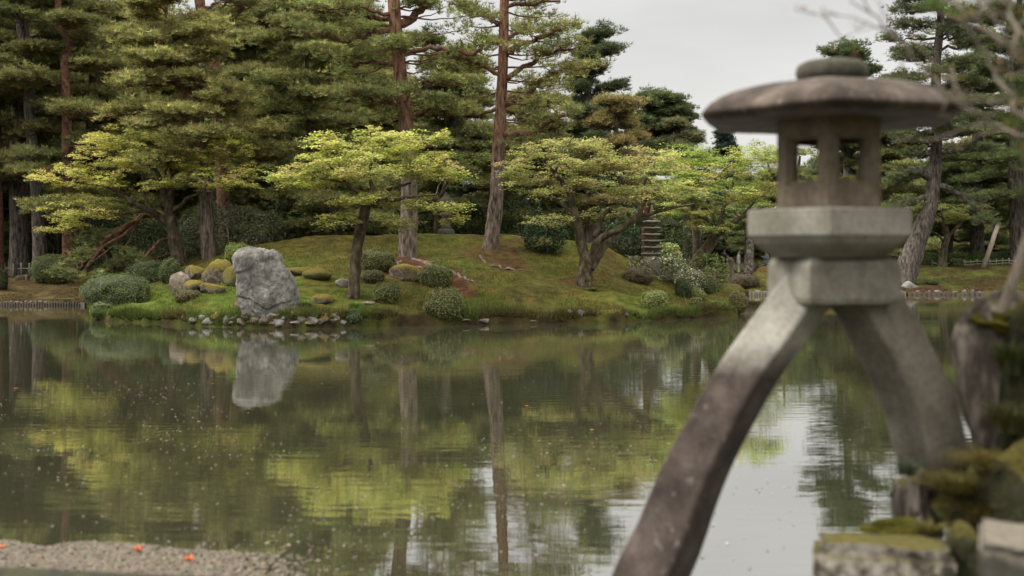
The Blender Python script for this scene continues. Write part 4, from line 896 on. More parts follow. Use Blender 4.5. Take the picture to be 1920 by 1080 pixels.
# bare maple twigs and pine shoots reaching in from a tree beyond the frame
bt = thing('bare_tree', 'bare branched tree reaching in above the lantern with thin budding twigs', 'tree', (2.75, 4.4, .55))
mb = MB(); tp = np.array([(2.75, 4.4, .45), (2.72, 4.4, 1.3), (2.6, 4.35, 2.0), (2.45, 4.3, 2.6), (2.4, 4.2, 3.3), (2.3, 4.2, 4.0)]); q, r_ = smooth_path(tp, [.09, .075, .065, .05, .035, .015], 5, .3, 1); tube(mb, q, r_, 12, .15); mb.build('trunk', M['bark_twig'], bt)
BR = [([(2010, 330, 14), (1920, 216, 11), (1893, 180, 10), (1863, 134, 9), (1832, 83, 8), (1808, 34, 7), (1785, -20, 6)], 4.0), ([(2010, 300, 13), (1920, 258, 11), (1875, 238, 9), (1826, 211, 7), (1796, 171, 6), (1783, 128, 3)], 4.1),
      ([(1830, 215, 7), (1783, 183, 7), (1737, 137, 7), (1689, 79, 6), (1646, 37, 5), (1612, -8, 4)], 4.0), ([(1690, 82, 5), (1660, 58, 4), (1610, 38, 3), (1560, 28, 2.5), (1520, 25, 2), (1490, 5, 1.5)], 3.9), ([(1985, 190, 11), (1920, 134, 8), (1902, 107, 8), (1905, 61, 7), (1893, 24, 7), (1870, -15, 6)], 3.7),
      ([(1905, 100, 6), (1866, 70, 6), (1832, 40, 5), (1790, 10, 4), (1760, -10, 3)], 3.8), ([(1900, 95, 5), (1875, 50, 5), (1850, 15, 4), (1840, -10, 3)], 3.8), ([(1885, 190, 4), (1845, 187, 4), (1800, 165, 3), (1765, 135, 2)], 4.0), ([(1897, 185, 3), (1898, 150, 3), (1892, 115, 2)], 4.0),
      ([(1700, 95, 4), (1672, 50, 3), (1650, 10, 3), (1640, -10, 2)], 4.0), ([(1660, 55, 2.5), (1640, 50, 2), (1600, 62, 1.6), (1572, 78, 1.2)], 3.9), ([(1850, 225, 4), (1800, 245, 4), (1740, 262, 3), (1680, 258, 2)], 4.1)]
g = np.random.default_rng(4); lm_ = MB()
for k, (pts, d) in enumerate(BR):
    lp, lr = px_path(pts, d, 0, .02, g); lr = lr*.8; q, r_ = smooth_path(lp, lr, 4, .4, k); m2 = MB(); tube(m2, q, r_, 7, .12, seed=k)
    for i in range(3, len(q)-1, 2):
        if g.random() < .5:
            v = np.array([g.normal(0, 1), g.normal(0, .6), g.normal(.3, .8)])*.1; tube(m2, np.array([q[i], q[i]+v*.5+g.normal(0, .01, 3), q[i]+v]), np.array([.0035, .0025, .0015]), 4)
            leaves(lm_, q[i]+v+g.normal(0, .012, (3, 3)), .022, .012, (.20, .12, .06), g, .3, mi=0)
    m2.build('branch', M['bark_twig'], bt)
lm_.build('foliage', M['leaf'], bt, smooth=False)
fp = thing('pine_tree', 'near pine shoots with long green needles and orange buds hanging in at the corner', 'pine tree', (3.1, 5.2, .5))
mb = MB(); q, r_ = smooth_path(np.array([(3.1, 5.2, .3), (3.05, 5.2, 1.5), (2.85, 5.1, 2.6), (2.7, 5.0, 3.6), (2.6, 5.0, 4.5)]), [.12, .1, .08, .06, .02], 5, .2, 2); tube(mb, q, r_, 12, .15); mb.build('trunk', M['bark_grey'], fp)
mb = MB(); C = []
for (u, v) in ((1905, 40), (1880, 25), (1915, 95), (1900, 250), (1915, 290), (1898, 210), (1925, 330), (1910, 180), (1930, 60), (1935, 140), (1890, 10), (1840, 30), (1860, 5), (1925, 380), (1790, 20), (1740, 15)):
    C.append(P(u+g.normal(0, 6), v+g.normal(0, 6), 4.9)); k = C[-1]; a_ = np.array([2.8, 5.05, k[2]-.25]); tube(mb, np.array([a_, (a_+k)/2-[0, 0, .05], k]), np.array([.012, .008, .005]), 5, mi=0)
needles(mb, np.array(C), .15, .003, 60, (.07, .10, .022), g, .5)
leaves(mb, np.repeat(np.array(C)[:6], 4, 0)+g.normal(0, .01, (24, 3))+[0, 0, .03], .05, .012, (.35, .12, .04), g, 0)
q = g.normal(0, 1, (1500, 3)); q = q/np.linalg.norm(q, axis=1)[:, None]*g.uniform(.4, 1, (1500, 1))**.5*np.array([1.5, 2.2, 1.6])+np.array([4.6, 4.6, 3.4])  # unseen crown needles, added to shade the right side of the lantern
needles(mb, q[(q[:, 0] > q[:, 1]*.56)], .17, .012, 24, (.08, .11, .03), g, .3)
mb.build('crown', [M['bark_twig'], M['needle']], fp, smooth=False)
# ---------------------------------------------------------------- shrubs
def ellipsoid_pts(n, g, box_=.0):
    q = g.normal(0, 1, (n, 3)); q /= np.linalg.norm(q, axis=1)[:, None]
    if box_: q = q/(np.abs(q)**(2+box_*4)).sum(1)[:, None]**(1/(2+box_*4))
    return q
def clipped(label, px, py, w_, h_, col, seed, d=None, name='clipped_shrub', cat='shrub', group=None, L=.046, W=.03, dens=1500, box_=.2, dep=None, rag=.11, core=.86, flat=.0):
    "close clipped bush: small leaves over a solid core, painted dark as shade between them. py = foot row"
    g = np.random.default_rng(seed+700)
    b = G(px, py) if d is None else np.array([(px-960)/F*d, d, 0]); d = b[1]
    if b[2] == 0: b[2] = gz(b[0], b[1])
    zb = b[2]; zt = CH-(py-h_-YH)/F*d
    hh = max(zt-zb, .2); a = w_/F*d*.5; rag = rag*g.uniform(.8, 1.5); box_ = box_*g.uniform(.3, 1.3); c = np.array([b[0], d+(dep or a)*.6, zb+hh*.42]); s = np.array([a, dep or a*.9, hh*.58])
    th = thing(name, label, cat, (c[0], c[1], zb), group)
    n = int(dens*(s[0]*s[1]+s[0]*s[2]+s[1]*s[2])*4)
    q = ellipsoid_pts(n, g, box_); bump_ = 1+rag*2*fbm(q*2.0+seed, 3, seed)
    r_ = bump_*(1-np.abs(g.normal(0, rag, n)))
    Pn = q*r_[:, None]*s+c; keep = (Pn[:, 2] > zb-.02) & (vnoise(Pn*5.5, seed) > .24)
    mb = MB(); leaves(mb, Pn[keep], L, W, np.asarray(col)*[.92, 1.0, .72], g, flat, mi=0, cs=.18, nrm=q[keep]+[0, 0, .25])
    bm = bmesh.new(); bmesh.ops.create_icosphere(bm, subdivisions=3, radius=1.0); V = np.array([v.co[:] for v in bm.verts]); f = np.array([[v.index for v in e_.verts] for e_ in bm.faces]); bm.free()
    V = V/(np.abs(V)**(2+box_*4)).sum(1)[:, None]**(1/(2+box_*4)); V = V*(1+rag*2*fbm(V*2.0+seed, 3, seed))[:, None]*s*core+c; V[:, 2] = np.maximum(V[:, 2], zb-.03); mb.add(V, f, np.asarray(col)*.38); mb.build('foliage', M['shrub'], th, smooth=False)  # core in darkened leaf colour: shade of the gaps put into the tint
    return th
M['core'] = surf_mat('inner_twigs', [(.3, (.03, .032, .013)), (.7, (.06, .062, .027))], 12, rough=1, bump=.8, spec=.0)
SG, SD, SBn, SL = (.12, .125, .045), (.06, .075, .03), (.12, .085, .05), (.19, .21, .07)
for a in [('big clipped shrub on the slope to the side of the split trunk maple', 705, 508, 68, 42, SG, 1), ('low brownish clipped shrub below the larger one by the split trunk maple', 696, 532, 48, 27, (.12, .105, .045), 2),
          ('round clipped shrub halfway between the split trunk maple and the water', 723, 569, 56, 41, SG, 3), ('domed clipped shrub beside the moss topped boulder on the soil path', 815, 540, 66, 44, SG, 4),
          ('tall boxy clipped shrub standing right at the water edge', 834, 606, 78, 68, SG, 5), ('tiny dark round shrub touching the water beside the shore stones', 662, 613, 32, 30, (.07, .095, .05), 6),
          ('low brown clipped shrub on the slope under the five tiered pagoda', 1198, 532, 60, 30, SBn, 7), ('light green round shrub above the shore on the pagoda side', 1230, 581, 50, 37, SL, 8),
          ('dark green conical shrub at the foot of the leaning maple', 1282, 558, 33, 36, SD, 9), ('small pale shrub tucked beside the dark conical one', 1309, 566, 30, 26, SL, 10),
          ('grey green ball shrub near the tip of the island', 1331, 552, 32, 36, (.11, .125, .05), 11), ('reddish tipped shrub on the very tip of the island over the water', 1385, 594, 38, 50, (.16, .14, .06), 12),
          ('tiny olive shrub low at the tip of the island', 1306, 578, 26, 20, SG, 29), ('low brown clipped shrub below the lichened boulder', 347, 567, 52, 25, (.13, .10, .05), 14),
          ('sprawling dark green shrub leaning over the end of the island', 205, 575, 124, 62, (.10, .12, .055), 17), ('shrub with pale green leaves spilling to the water at the island end', 186, 600, 40, 34, (.12, .15, .06), 33),
          ('deep green clipped shrub behind the sprawling one', 272, 535, 84, 48, (.075, .095, .035), 18), ('upright rounded clipped shrub against the mossy maple foot', 316, 532, 42, 48, (.09, .11, .04), 19),
          ('light green low cushion shrub by the sprawling dark shrub', 262, 556, 34, 24, (.15, .17, .05), 34)]:
    clipped(*a)
clipped('bright moss green ball shrub behind the tall grey rock', 440, 494, 46, 40, (.17, .2, .035), 20)
clipped('brown clipped mound on the far bank beside the lantern block', 1398, 551, 66, 38, (.115, .085, .055), 13, d=49.75)
clipped('large rounded hedge shrub by the wooden steps and fence', 88, 533, 72, 58, (.12, .14, .055), 15, d=43.0, box_=.5)
clipped('dark shrub cut off by the picture edge near the fence', -4, 552, 28, 50, SD, 16, d=41.5)
for k, (u, w_, h_, d) in enumerate([(1735, 30, 24, 56), (1797, 26, 22, 56), (1722, 24, 26, 50.6), (1750, 24, 26, 50.5)]):
    clipped(['flat topped clipped shrub by the dark stemmed maple across the pond', 'round clipped shrub at the foot of the far hedge near the prop', 'first small shrub at the foot of the old leaning pine', 'darker small shrub at the foot of the old leaning pine'][k], u, [504, 506, 552, 553][k], w_, h_, [(.10, .12, .045), SG, SG, SD][k], 40+k, d=d)
clipped('long clipped hedge behind the low fence across the pond', 1760, 500, 110, 28, (.085, .13, .035), 50, d=58.5, dep=.7, box_=1.0, dens=500, L=.07, W=.045, name='clipped_hedge', cat='hedge')
clipped('brighter clipped hedge behind the slanting prop across the pond', 1878, 500, 116, 30, (.09, .14, .035), 51, d=58.0, dep=.8, box_=1.0, dens=500, L=.07, W=.045, name='clipped_hedge', cat='hedge')
clipped('bright green rounded shrub beyond the fence on the far bank', 1905, 480, 44, 26, (.12, .2, .04), 52, d=63, dens=400, L=.08, W=.05)
# loose broad leaved bushes
def bush(label, px, py, w_, h_, col, seed, d, dens=240, L=.12, W=.055, cat='bush', name='leafy_bush', flat=.35, dep=None, stems=7, group=None, c2=None, p2=0, gap=.36):
    g = np.random.default_rng(seed+1700)
    b = np.array([(px-960)/F*d, d, 0]); b[2] = gz(b[0], b[1]); zt = CH-(py-h_-YH)/F*d
    hh = max(zt-b[2], .3); a = w_/F*d*.5; dp = dep or a*.8
    th = thing(name, label, cat, b, group); mb = MB(); mb2 = MB()
    n = int(dens*(a*dp*2+a*hh*2+dp*hh)*2.2)
    q = ellipsoid_pts(n, g, .15); r_ = g.uniform(.3, 1, n)**.4*(1+.22*fbm(q*2.2+seed, 4, seed))
    Pn = q*r_[:, None]*np.array([a, dp, hh*.55])+b+np.array([0, 0, hh*.5])
    keep = (vnoise(Pn*2.6, seed) > gap) & (Pn[:, 2] > b[2]); Pn = Pn[keep]
    sel = g.random(len(Pn)) < p2 if c2 is not None else np.zeros(len(Pn), bool)
    leaves(mb, Pn[~sel], L, W, col, g, flat, mi=1, cs=.28)
    if sel.any(): leaves(mb, Pn[sel], L, W, c2, g, flat, mi=1, cs=.15)
    for k in range(stems):
        t_ = Pn[int(g.integers(len(Pn)))]; mid = (b+t_)/2+[0, 0, .15*hh]; sp_, sr_ = smooth_path(np.array([b+g.normal(0, .06, 3)*[1, 1, 0]-[0, 0, .1], mid, t_]), [.03, .02, .008], 4, .4, k); tube(mb2, sp_, sr_, 5)
    mb2.build('stems', M['bark_twig'], th); mb.build('foliage', [M['bark_twig'], M['shrub']], th, smooth=False); return th
bush('dark glossy camellia bush between the straight red pine and the forked maple', 1020, 480, 84, 70, (.04, .065, .028), 1, G(1018, 478)[1]+.3, L=.1, W=.06, dens=420)
RH = (.13, .15, .085)
for k, (u, v, w_, h_, d, col, lab) in enumerate([(430, 470, 200, 86, 41, RH, 'wide grey green rhododendron behind the tall grey rock'), (350, 475, 60, 60, 41, RH, 'small grey green rhododendron between mossy maple and rock'), (520, 455, 100, 60, 42.5, (.10, .12, .04), 'olive green bush on the slope above the tall grey rock'),
        (800, 445, 70, 66, 44.5, (.03, .055, .02), 'dark glossy bush beside the massive pine foot'), (880, 445, 90, 70, 44.5, (.035, .06, .022), 'dark glossy bush between the hidden lantern and straight pine'), (850, 440, 60, 90, 45.5, (.09, .14, .04), 'fresh green bush above the dark glossy ones'),
        (980, 440, 80, 80, 44, (.05, .085, .032), 'deep green bush showing past the straight red pine foot'), (1050, 450, 60, 60, 45, (.06, .09, .03), 'mid green bush behind the camellia'), (1165, 480, 70, 70, 41.5, (.05, .08, .035), 'dark bush beside the stone pagoda'), (610, 450, 80, 50, 45, (.06, .085, .03), 'shady bush under the slim grey pine'),
        (720, 440, 60, 40, 46, (.045, .07, .025), 'shady bush behind the split trunk maple'), (1328, 515, 74, 42, 40, (.125, .16, .045), 'spreading green bush by the leaning maple stem'), (1272, 480, 70, 50, 44, (.06, .09, .03), 'dark bush behind the white flowering azalea'),
        (205, 470, 100, 70, 46, (.05, .07, .028), 'dark bush behind the creeping pine'), (110, 470, 70, 60, 48, (.03, .045, .018), 'gloomy bush between the grey trunks'), (290, 465, 70, 60, 45, (.055, .075, .03), 'dark bush beyond the mossy maple foot'), (400, 430, 80, 60, 47, (.07, .09, .035), 'olive bush deep under the pines'), (560, 420, 120, 70, 49, (.06, .085, .03), 'tall shady bush between slim pine and red pine'), (760, 410, 120, 90, 50, (.055, .08, .028), 'tall dark bush behind the massive pine')]):
    bush(lab, u, v+4, w_, h_, col, 10+k, d)
bush('pale leaved variegated bush with yellow green crown by the pagoda', 1250, 500, 62, 42, (.30, .34, .10), 60, 39.3, L=.11, W=.06, c2=(.5, .5, .33), p2=.25, dens=420, gap=.2)
for k, (u, v, w_, h_, lab) in enumerate([(1245, 514, 96, 34, 'white blossoming azalea in front of the pagoda'), (1295, 528, 60, 22, 'white blossoming azalea running down to the leaning maple'), (1190, 500, 30, 20, 'white blossoming azalea on the near side of the pagoda')]):
    bush(lab, u, v, w_, h_, (.13, .14, .07), 70+k, [38.6, 37.5, 38.8][k], L=.07, W=.045, c2=(.44, .42, .36), p2=.22, dens=500, name='flowering_azalea', cat='azalea', stems=3, gap=.25)
# a closed belt of far bushes so the garden does not end in bare horizon
g = np.random.default_rng(77); pb = None
for i in range(46):
    u = -250+i*58+g.normal(0, 12); d = g.uniform(62, 74) if u < 1250 else g.uniform(78, 98)
    if pb is None:
        pb = bush('x', u, 480, 150, 90, (.05, .07, .028), 99, d, dens=90, L=.24, W=.13, stems=4); r_ = pb; hb = 1
    else:
        r_ = pb.copy(); COL.objects.link(r_)
        for c in pb.children: q = c.copy(); COL.objects.link(q); q.parent = r_
    x = (u-960)/F*d; r_.location = (x, d, gz(x, d)-.1); s = g.uniform(.8, 1.25); r_.scale = (s*1.15, s, s*g.uniform(.75, 1.1)); r_.rotation_euler = (0, 0, g.uniform(0, 6.28) if i else 0)
    r_['label'] = 'far shady bush filling the undergrowth behind the garden trees'; r_['category'] = 'bush'; r_['group'] = 'far undergrowth bushes'

# ---------------------------------------------------------------- rocks on the island
# the tall rock, lofted from its outline
rb = G(497, 592, 27, 40); d = rb[1]+.25
OUT = [(600, 470, 548), (590, 456, 553), (578, 450, 556), (560, 446, 557), (540, 443, 556), (520, 441, 551), (505, 440, 543), (495, 440, 534), (486, 440, 529), (478, 442, 526), (470, 446, 519), (465, 456, 508), (462, 470, 496)]
rings = []; na = 200
oy = np.array([q[0] for q in OUT][::-1], float); ol = np.array([q[1] for q in OUT][::-1], float); orr = np.array([q[2] for q in OUT][::-1], float)
for py_ in np.concatenate([np.linspace(612, 470, 110), np.linspace(469, 462, 14)]):
    l = np.interp(py_, oy, ol); r_ = np.interp(py_, oy, orr); cx = (l+r_)/2; hw = (r_-l)/2/F*d
    a = np.arange(na)/na*2*math.pi; ca, sa = np.cos(a), np.sin(a)
    ex = np.sign(ca)*np.abs(ca)**.75; ey = np.sign(sa)*np.abs(sa)**.75
    dp = .42*min(1, hw/.6)
    x = (cx-960)/F*d+ex*hw; y = d+ey*dp+ .12*(ex)        # left flank turned towards the viewer
    rings.append(np.stack([x, y, np.full(na, CH-(py_-YH)/F*d)], -1))
mb = MB(); loft(mb, rings); V = mb.v[0].copy(); C0 = np.array([(497-960)/F*d, d, V[:, 2].mean()])
nr = V-C0; nr[:, 2] *= .6; nr /= np.linalg.norm(nr, axis=1)[:, None]+1e-6
uu = 960+F*V[:, 0]/V[:, 1]; vv = YH-(V[:, 2]-CH)*F/V[:, 1]; front = np.clip(-nr[:, 1]*1.6, 0, 1)
lip = np.interp(uu, [436, 455, 470, 488, 505, 520, 535, 560], [512, 505, 500, 484, 478, 482, 492, 500]); e_ = vv-lip
rel = np.where(e_ < 0, .03, -.05*np.exp(-e_/40))*front
lip2 = np.interp(uu, [480, 500, 515, 530, 545, 560], [575, 552, 536, 512, 505, 503]); e2 = vv-lip2
rel += np.where(e2 > 0, .06*np.exp(-e2/34), -.03*np.exp(e2/22))*front*sm(uu, 478, 500)
rel -= .05*np.exp(-((uu-456-(vv-520)*.16)/12)**2)*front
lip3 = np.interp(uu, [440, 475, 500, 520, 556], [556, 566, 578, 570, 560]); e3 = vv-lip3; rel += np.where(e3 > 0, -.04*np.exp(-e3/24), .01)*front
r1 = 1-np.abs(fbm(V*np.array([2.4, 2.4, 1.3])+11.0, 4, 28))*2.2; r2 = 1-np.abs(fbm(V*np.array([6, 6, 3.5])+9, 4, 38))*2.2
rel += .10*fbm(V*1.5+5, 3, 44)-.07*np.clip(r1-.45, 0, 1)-.03*np.clip(r2-.4, 0, 1)+.03*fbm(V*9, 4, 7)
V = V+nr*rel[:, None]
mb.v[0] = V
M['tall_rock'] = surf_mat('pale_craggy_rock', [(.28, (.05, .05, .048)), (.42, (.13, .125, .115)), (.56, (.21, .20, .182)), (.72, (.33, .315, .285))], 2.4, (1.3, 1.3, .55), rough=.95, bump=1.0, bscale=14, bdist=.06, spots=(.10, .095, .075), moss=(.12, .11, .03), moss_amt=-.45)
tag(mb.build('standing_rock', M['tall_rock'], None, (C0[0], C0[1], rb[2])), 'tall pale grey craggy rock standing upright by the shore stones', 'rock')
def grock(label, px, py, w_, h_, mat_, seed, dep=None, cuts=6, rough=.25, name='garden_rock', cat='rock', group=None, sub=3):
    b = G(px, py); d = b[1]; a = w_/F*d*.5; hh = h_/F*d*.5; dp = dep or a*.8
    return rock(name, label, cat, (b[0], d+dp*.7, b[2]+hh*(.75 if name == 'garden_rock' else .45)), (a*1.08, dp, hh*1.15), M[mat_], seed, rough, cuts, sub, group, rz=(seed*1.3) % 1-.5)
for q in [('pinkish brown lichened boulder standing above the low brown shrub', 335, 553, 54, 44, 'rock_tan', 1), ('moss capped boulder behind the lichened one', 362, 528, 40, 34, 'rock_moss', 2), ('largest moss capped boulder in the cluster beside the tall rock', 404, 534, 54, 54, 'rock_moss', 3),
          ('golden moss hummock leaning on the tall grey rock', 432, 538, 40, 42, 'rock_green', 4), ('low mossy stone in front of the moss capped boulders', 362, 550, 40, 26, 'rock_moss', 5), ('flat slanting grey stone with moss edge below the boulders', 392, 552, 50, 24, 'rock_moss', 6), ('small moss topped stone over the tall grey rock shoulder', 456, 476, 34, 20, 'rock_green', 7),
          ('golden moss mound with reddish leaves behind the tall rock', 590, 524, 60, 22, 'rock_green', 8), ('low moss mound on the slope in line with the tall rock', 560, 516, 50, 16, 'rock_green', 16), ('ochre mossy stone near the grass clump beside the tall rock', 602, 572, 40, 22, 'rock_moss', 9), ('small rounded mossy stone just below the ochre one', 598, 584, 34, 14, 'rock_green', 10),
          ('flat layered pale stones near the split trunk maple', 642, 538, 30, 16, 'rock_pale', 11), ('moss topped dark boulder between the clipped shrubs on the soil slope', 758, 528, 58, 36, 'rock_moss', 12), ('small brown stone below the rounded clipped shrub', 690, 572, 26, 8, 'rock_tan', 13), ('brown stump like stone at the foot of the tall rock', 446, 582, 22, 20, 'rock_tan', 14),
          ('small stone beside the white azalea at the hill end', 1290, 512, 18, 8, 'rock_tan', 15)]:
    grock(*q)
# shore stones: one built per kind, the row set out below the tall rock
g = np.random.default_rng(12); ORD = 'first second third fourth fifth sixth seventh eighth ninth tenth'.split()
kinds = ['rock_pale', 'rock_grey', 'rock_tan', 'rock_moss']; names_ = {'rock_pale': 'pale', 'rock_grey': 'grey', 'rock_tan': 'tan', 'rock_moss': 'mossy'}
ST = [(362, 607, 18, 11, 0), (376, 599, 14, 8, 0), (388, 608, 20, 12, 1), (404, 604, 16, 14, 0), (416, 596, 12, 8, 0), (408, 611, 15, 10, 0), (428, 608, 22, 14, 0), (440, 599, 18, 9, 1), (452, 612, 20, 13, 0), (463, 601, 24, 16, 1), (478, 610, 20, 12, 2), (486, 600, 16, 9, 3), (497, 612, 22, 14, 2), (508, 603, 20, 13, 2), (526, 612, 28, 14, 3), (520, 598, 18, 10, 1), (532, 601, 16, 8, 3), (553, 595, 28, 12, 1), (562, 606, 18, 11, 2), (556, 615, 24, 8, 1), (580, 605, 26, 14, 2), (588, 594, 12, 8, 1), (604, 602, 18, 12, 1), (598, 613, 16, 10, 2), (618, 598, 16, 8, 3), (628, 604, 18, 12, 2), (625, 614, 22, 9, 0), (640, 611, 14, 8, 2), (344, 604, 12, 7, 1), (512, 616, 14, 6, 1), (575, 617, 16, 6, 2), (470, 617, 12, 5, 0), (395, 616, 10, 5, 0), (436, 616, 14, 6, 1)]
cnt = {}
for i, (u, v, w_, h_, k) in enumerate(ST):
    w_ *= 1.2; h_ *= 1.35; mk = kinds[k]; cnt[k] = cnt.get(k, 0)+1
    k = [0, 1, 2, 3, 2, 1][(i*5+k) % 6]; mk = kinds[k]
    grock('small rounded %s stone in the jumble at the waterline below the tall rock' % names_[mk], u, v, w_, h_, mk, 200+i, cuts=9, name='shore_stone', cat='stone', group='%s shore stones below the tall rock' % names_[mk], rough=.34)
for i, (u, v, w_, h_, k, lab) in enumerate([(872, 606, 22, 7, 0, 'flat pale stone at the waterline beside the boxy shrub'), (906, 606, 36, 9, 0, 'long flat pale stone at the waterline past the boxy shrub'), (998, 606, 16, 4, 0, 'thin pale stone alone at the mossy waterline'), (1068, 592, 14, 14, 1, 'grey stone jutting from the mossy bank edge'), (1090, 594, 18, 16, 0, 'pale upright stone jutting from the mossy bank edge'), (1175, 592, 9, 7, 0, 'tiny white stone on the bank edge under the light shrub'), (1420, 556, 18, 8, 0, 'stone at the far waterline behind the island tip')]):
    grock(lab, u, v, w_, h_, kinds[k], 300+i, cuts=5, name='shore_stone', cat='stone')
for k, (u, v, r_, h_, n, col, lab) in enumerate([(668, 580, .35, .32, 500, (.10, .20, .03), 'fresh green weeds growing at the foot of the split trunk maple'), (655, 590, .3, .22, 300, (.10, .19, .03), 'green weeds spilling from the split trunk maple to the water'), (574, 580, .28, .3, 420, (.07, .12, .03), 'tall dark grass clump beside the tall grey rock'), (700, 590, .3, .12, 200, (.13, .19, .03), 'short bright grass clump by the boxy shrub'), (1110, 545, .4, .14, 240, (.10, .15, .03), 'short grass clump in front of the forked maple'), (1340, 572, .5, .2, 320, (.11, .18, .03), 'bright grass clump among the shrubs at the island tip'), (190, 592, .4, .25, 300, (.09, .17, .03), 'rich green grass clump at the end of the island'), (470, 588, .35, .1, 200, (.14, .17, .03), 'short grass clump before the tall grey rock'), (540, 590, .3, .16, 240, (.11, .15, .03), 'low grass clump growing against the foot of the tall grey rock')]):
    c = G(u, v); tuft_plant('grass_clump', lab, 'grass clump', c, r_, h_, n, col, 30+k, wd=.008)

# grass and moss fringe over the banks: nobody could count it
g = np.random.default_rng(5); mb = MB()
def grass(n, u0, u1, dmax, h_, wd, pick):
    u = g.uniform(u0, u1, n); dd = shore(u)+g.uniform(0.02, 1, n)**1.3*dmax
    x = (u-960)/F*dd; z = H(x, dd); ok = z > .03
    x, dd, z, u = x[ok], dd[ok], z[ok], u[ok]; n = len(x)
    dns = vnoise(np.stack([x*1.1, dd*1.1, x*0], -1), 9); bare = np.min([np.hypot((x-a_)/b_, (dd-c_)/e_) for a_, c_, b_, e_ in PCH], 0); ok = (g.random(n) < sm(dns, .25, .7)) & (g.random(n) < sm(bare, .5, 1.1)); x, dd, z, u, dns = x[ok], dd[ok], z[ok], u[ok], dns[ok]; n = len(x)
    a = g.uniform(0, 6.28, n); ln = h_*np.exp(g.normal(0, .4, n)); b = np.stack([x, dd, z-.01], -1)
    s = np.stack([np.cos(a), np.sin(a), a*0], -1)*wd; tip = b+np.stack([g.normal(0, .4, n)*ln, g.normal(0, .4, n)*ln, ln], -1)
    c = pick(x, dd, u, n)*.86; mb.add(np.stack([b-s, b+s, tip], 1).reshape(-1, 3), np.arange(n*3).reshape(-1, 3), np.repeat(jitcol((1, 1, 1), n, .3, g)*0+c*np.exp(g.normal(0, .25, (n, 1))), 3, 0))
def pk(x, y, u, n):
    q = fbm(np.stack([x*.8, y*.8, x*0], -1), 3, 61)[:, None]; gr = sm(u, 560, 450)[:, None]
    c = np.array([.115, .125, .026])+(np.array([.15, .115, .035])-np.array([.115, .125, .026]))*np.clip(.35+q*2, 0, 1)
    return c+(np.array([.12, .18, .03])-c)*np.clip(gr*.8+(q < -.1)*.4, 0, 1)
grass(130000, 165, 1392, 10, .05, .011, pk)
grass(30000, 165, 1392, .8, .10, .011, pk)
grass(40000, 165, 1392, .3, .12, .011, lambda x, y, u, n: np.array([.10, .08, .03])+(np.array([.09, .12, .03])-np.array([.10, .08, .03]))*(vnoise(np.stack([x*1.5, y*0, y*0], -1), 3) > .5)[:, None])
grass(20000, 1400, 1960, 4.5, .06, .012, lambda x, y, u, n: np.array([.11, .105, .03])+np.zeros((n, 3)))
grass(9000, -20, 165, 4.5, .05, .011, lambda x, y, u, n: np.array([.13, .10, .04])+np.zeros((n, 3)))
tag(mb.build('grass', M['shrub'], None, (0, 30, 0), smooth=False), 'short grass and moss covering the pond banks', None, kind='stuff')

# ---------------------------------------------------------------- built things
M['wood'] = surf_mat('weathered_wood', [(.3, (.06, .05, .04)), (.5, (.13, .11, .085)), (.7, (.22, .19, .155))], 5, (2, 2, .6), rough=.9, bump=.4)
M['wood_dark'] = surf_mat('dark_wood', [(.3, (.03, .024, .018)), (.6, (.08, .062, .048))], 5, (2, 2, .6), rough=.9, bump=.4)
M['bamboo'] = surf_mat('pale_bamboo', [(.3, (.17, .155, .105)), (.6, (.28, .265, .2))], 5, rough=.7, bump=.2)
# pagoda
pgd = 39.0; s_ = pgd/F; bx = (1222-960)*s_; bz = gz(bx, pgd); pg = thing('stone_pagoda', 'small stone pagoda with stacked flat roofs among white azaleas', 'stone pagoda', (bx, pgd, bz))
def pz(py): return CH-(py-YH)*s_
mb = MB(); box(mb, (bx, pgd, (bz-.1+pz(478))/2), (.52, .52, pz(478)-bz+.1)); mb.build('plinth', M['st_block'], pg)
M['pag_roof'] = surf_mat('dark_pagoda_stone', [(.3, (.06, .058, .048)), (.6, (.14, .135, .11))], 6, rough=.95, bump=.4, spots=(.2, .19, .15))
M['pag_body'] = surf_mat('ochre_stained_stone', [(.3, (.06, .045, .025)), (.6, (.14, .10, .055))], 6, rough=.95, bump=.4)
for k, (py_, w_) in enumerate([(476, 37), (464, 36), (452, 35), (440, 33), (428, 31), (416, 30)]):
    zz = pz(py_); a = w_*s_*.5
    def sq(r_, z_): return np.array([(-r_, -r_, 0), (0, -r_, -.012), (r_, -r_, 0), (r_, 0, -.012), (r_, r_, 0), (0, r_, -.012), (-r_, r_, 0), (-r_, 0, -.012)])+np.array([bx, pgd, z_])
    m2 = MB(); loft(m2, [sq(a*.55, zz-.035), sq(a*.96, zz-.02), sq(a, zz+.015), sq(a*.92, zz+.035), sq(a*.5, zz+.06)]); m2.build('roof', M['pag_roof'], pg)
    m2 = MB(); box(m2, (bx, pgd, zz-.075), (a*1.3, a*1.3, .10)); m2.build('body', M['pag_body'], pg)
mb = MB(); tube(mb, np.array([(bx, pgd, pz(413)), (bx, pgd, pz(405)), (bx, pgd, pz(398)), (bx, pgd, pz(391)), (bx, pgd, pz(384))]), np.array([.07, .05, .075, .045, .01]), 10); mb.build('spire', M['pag_roof'], pg)
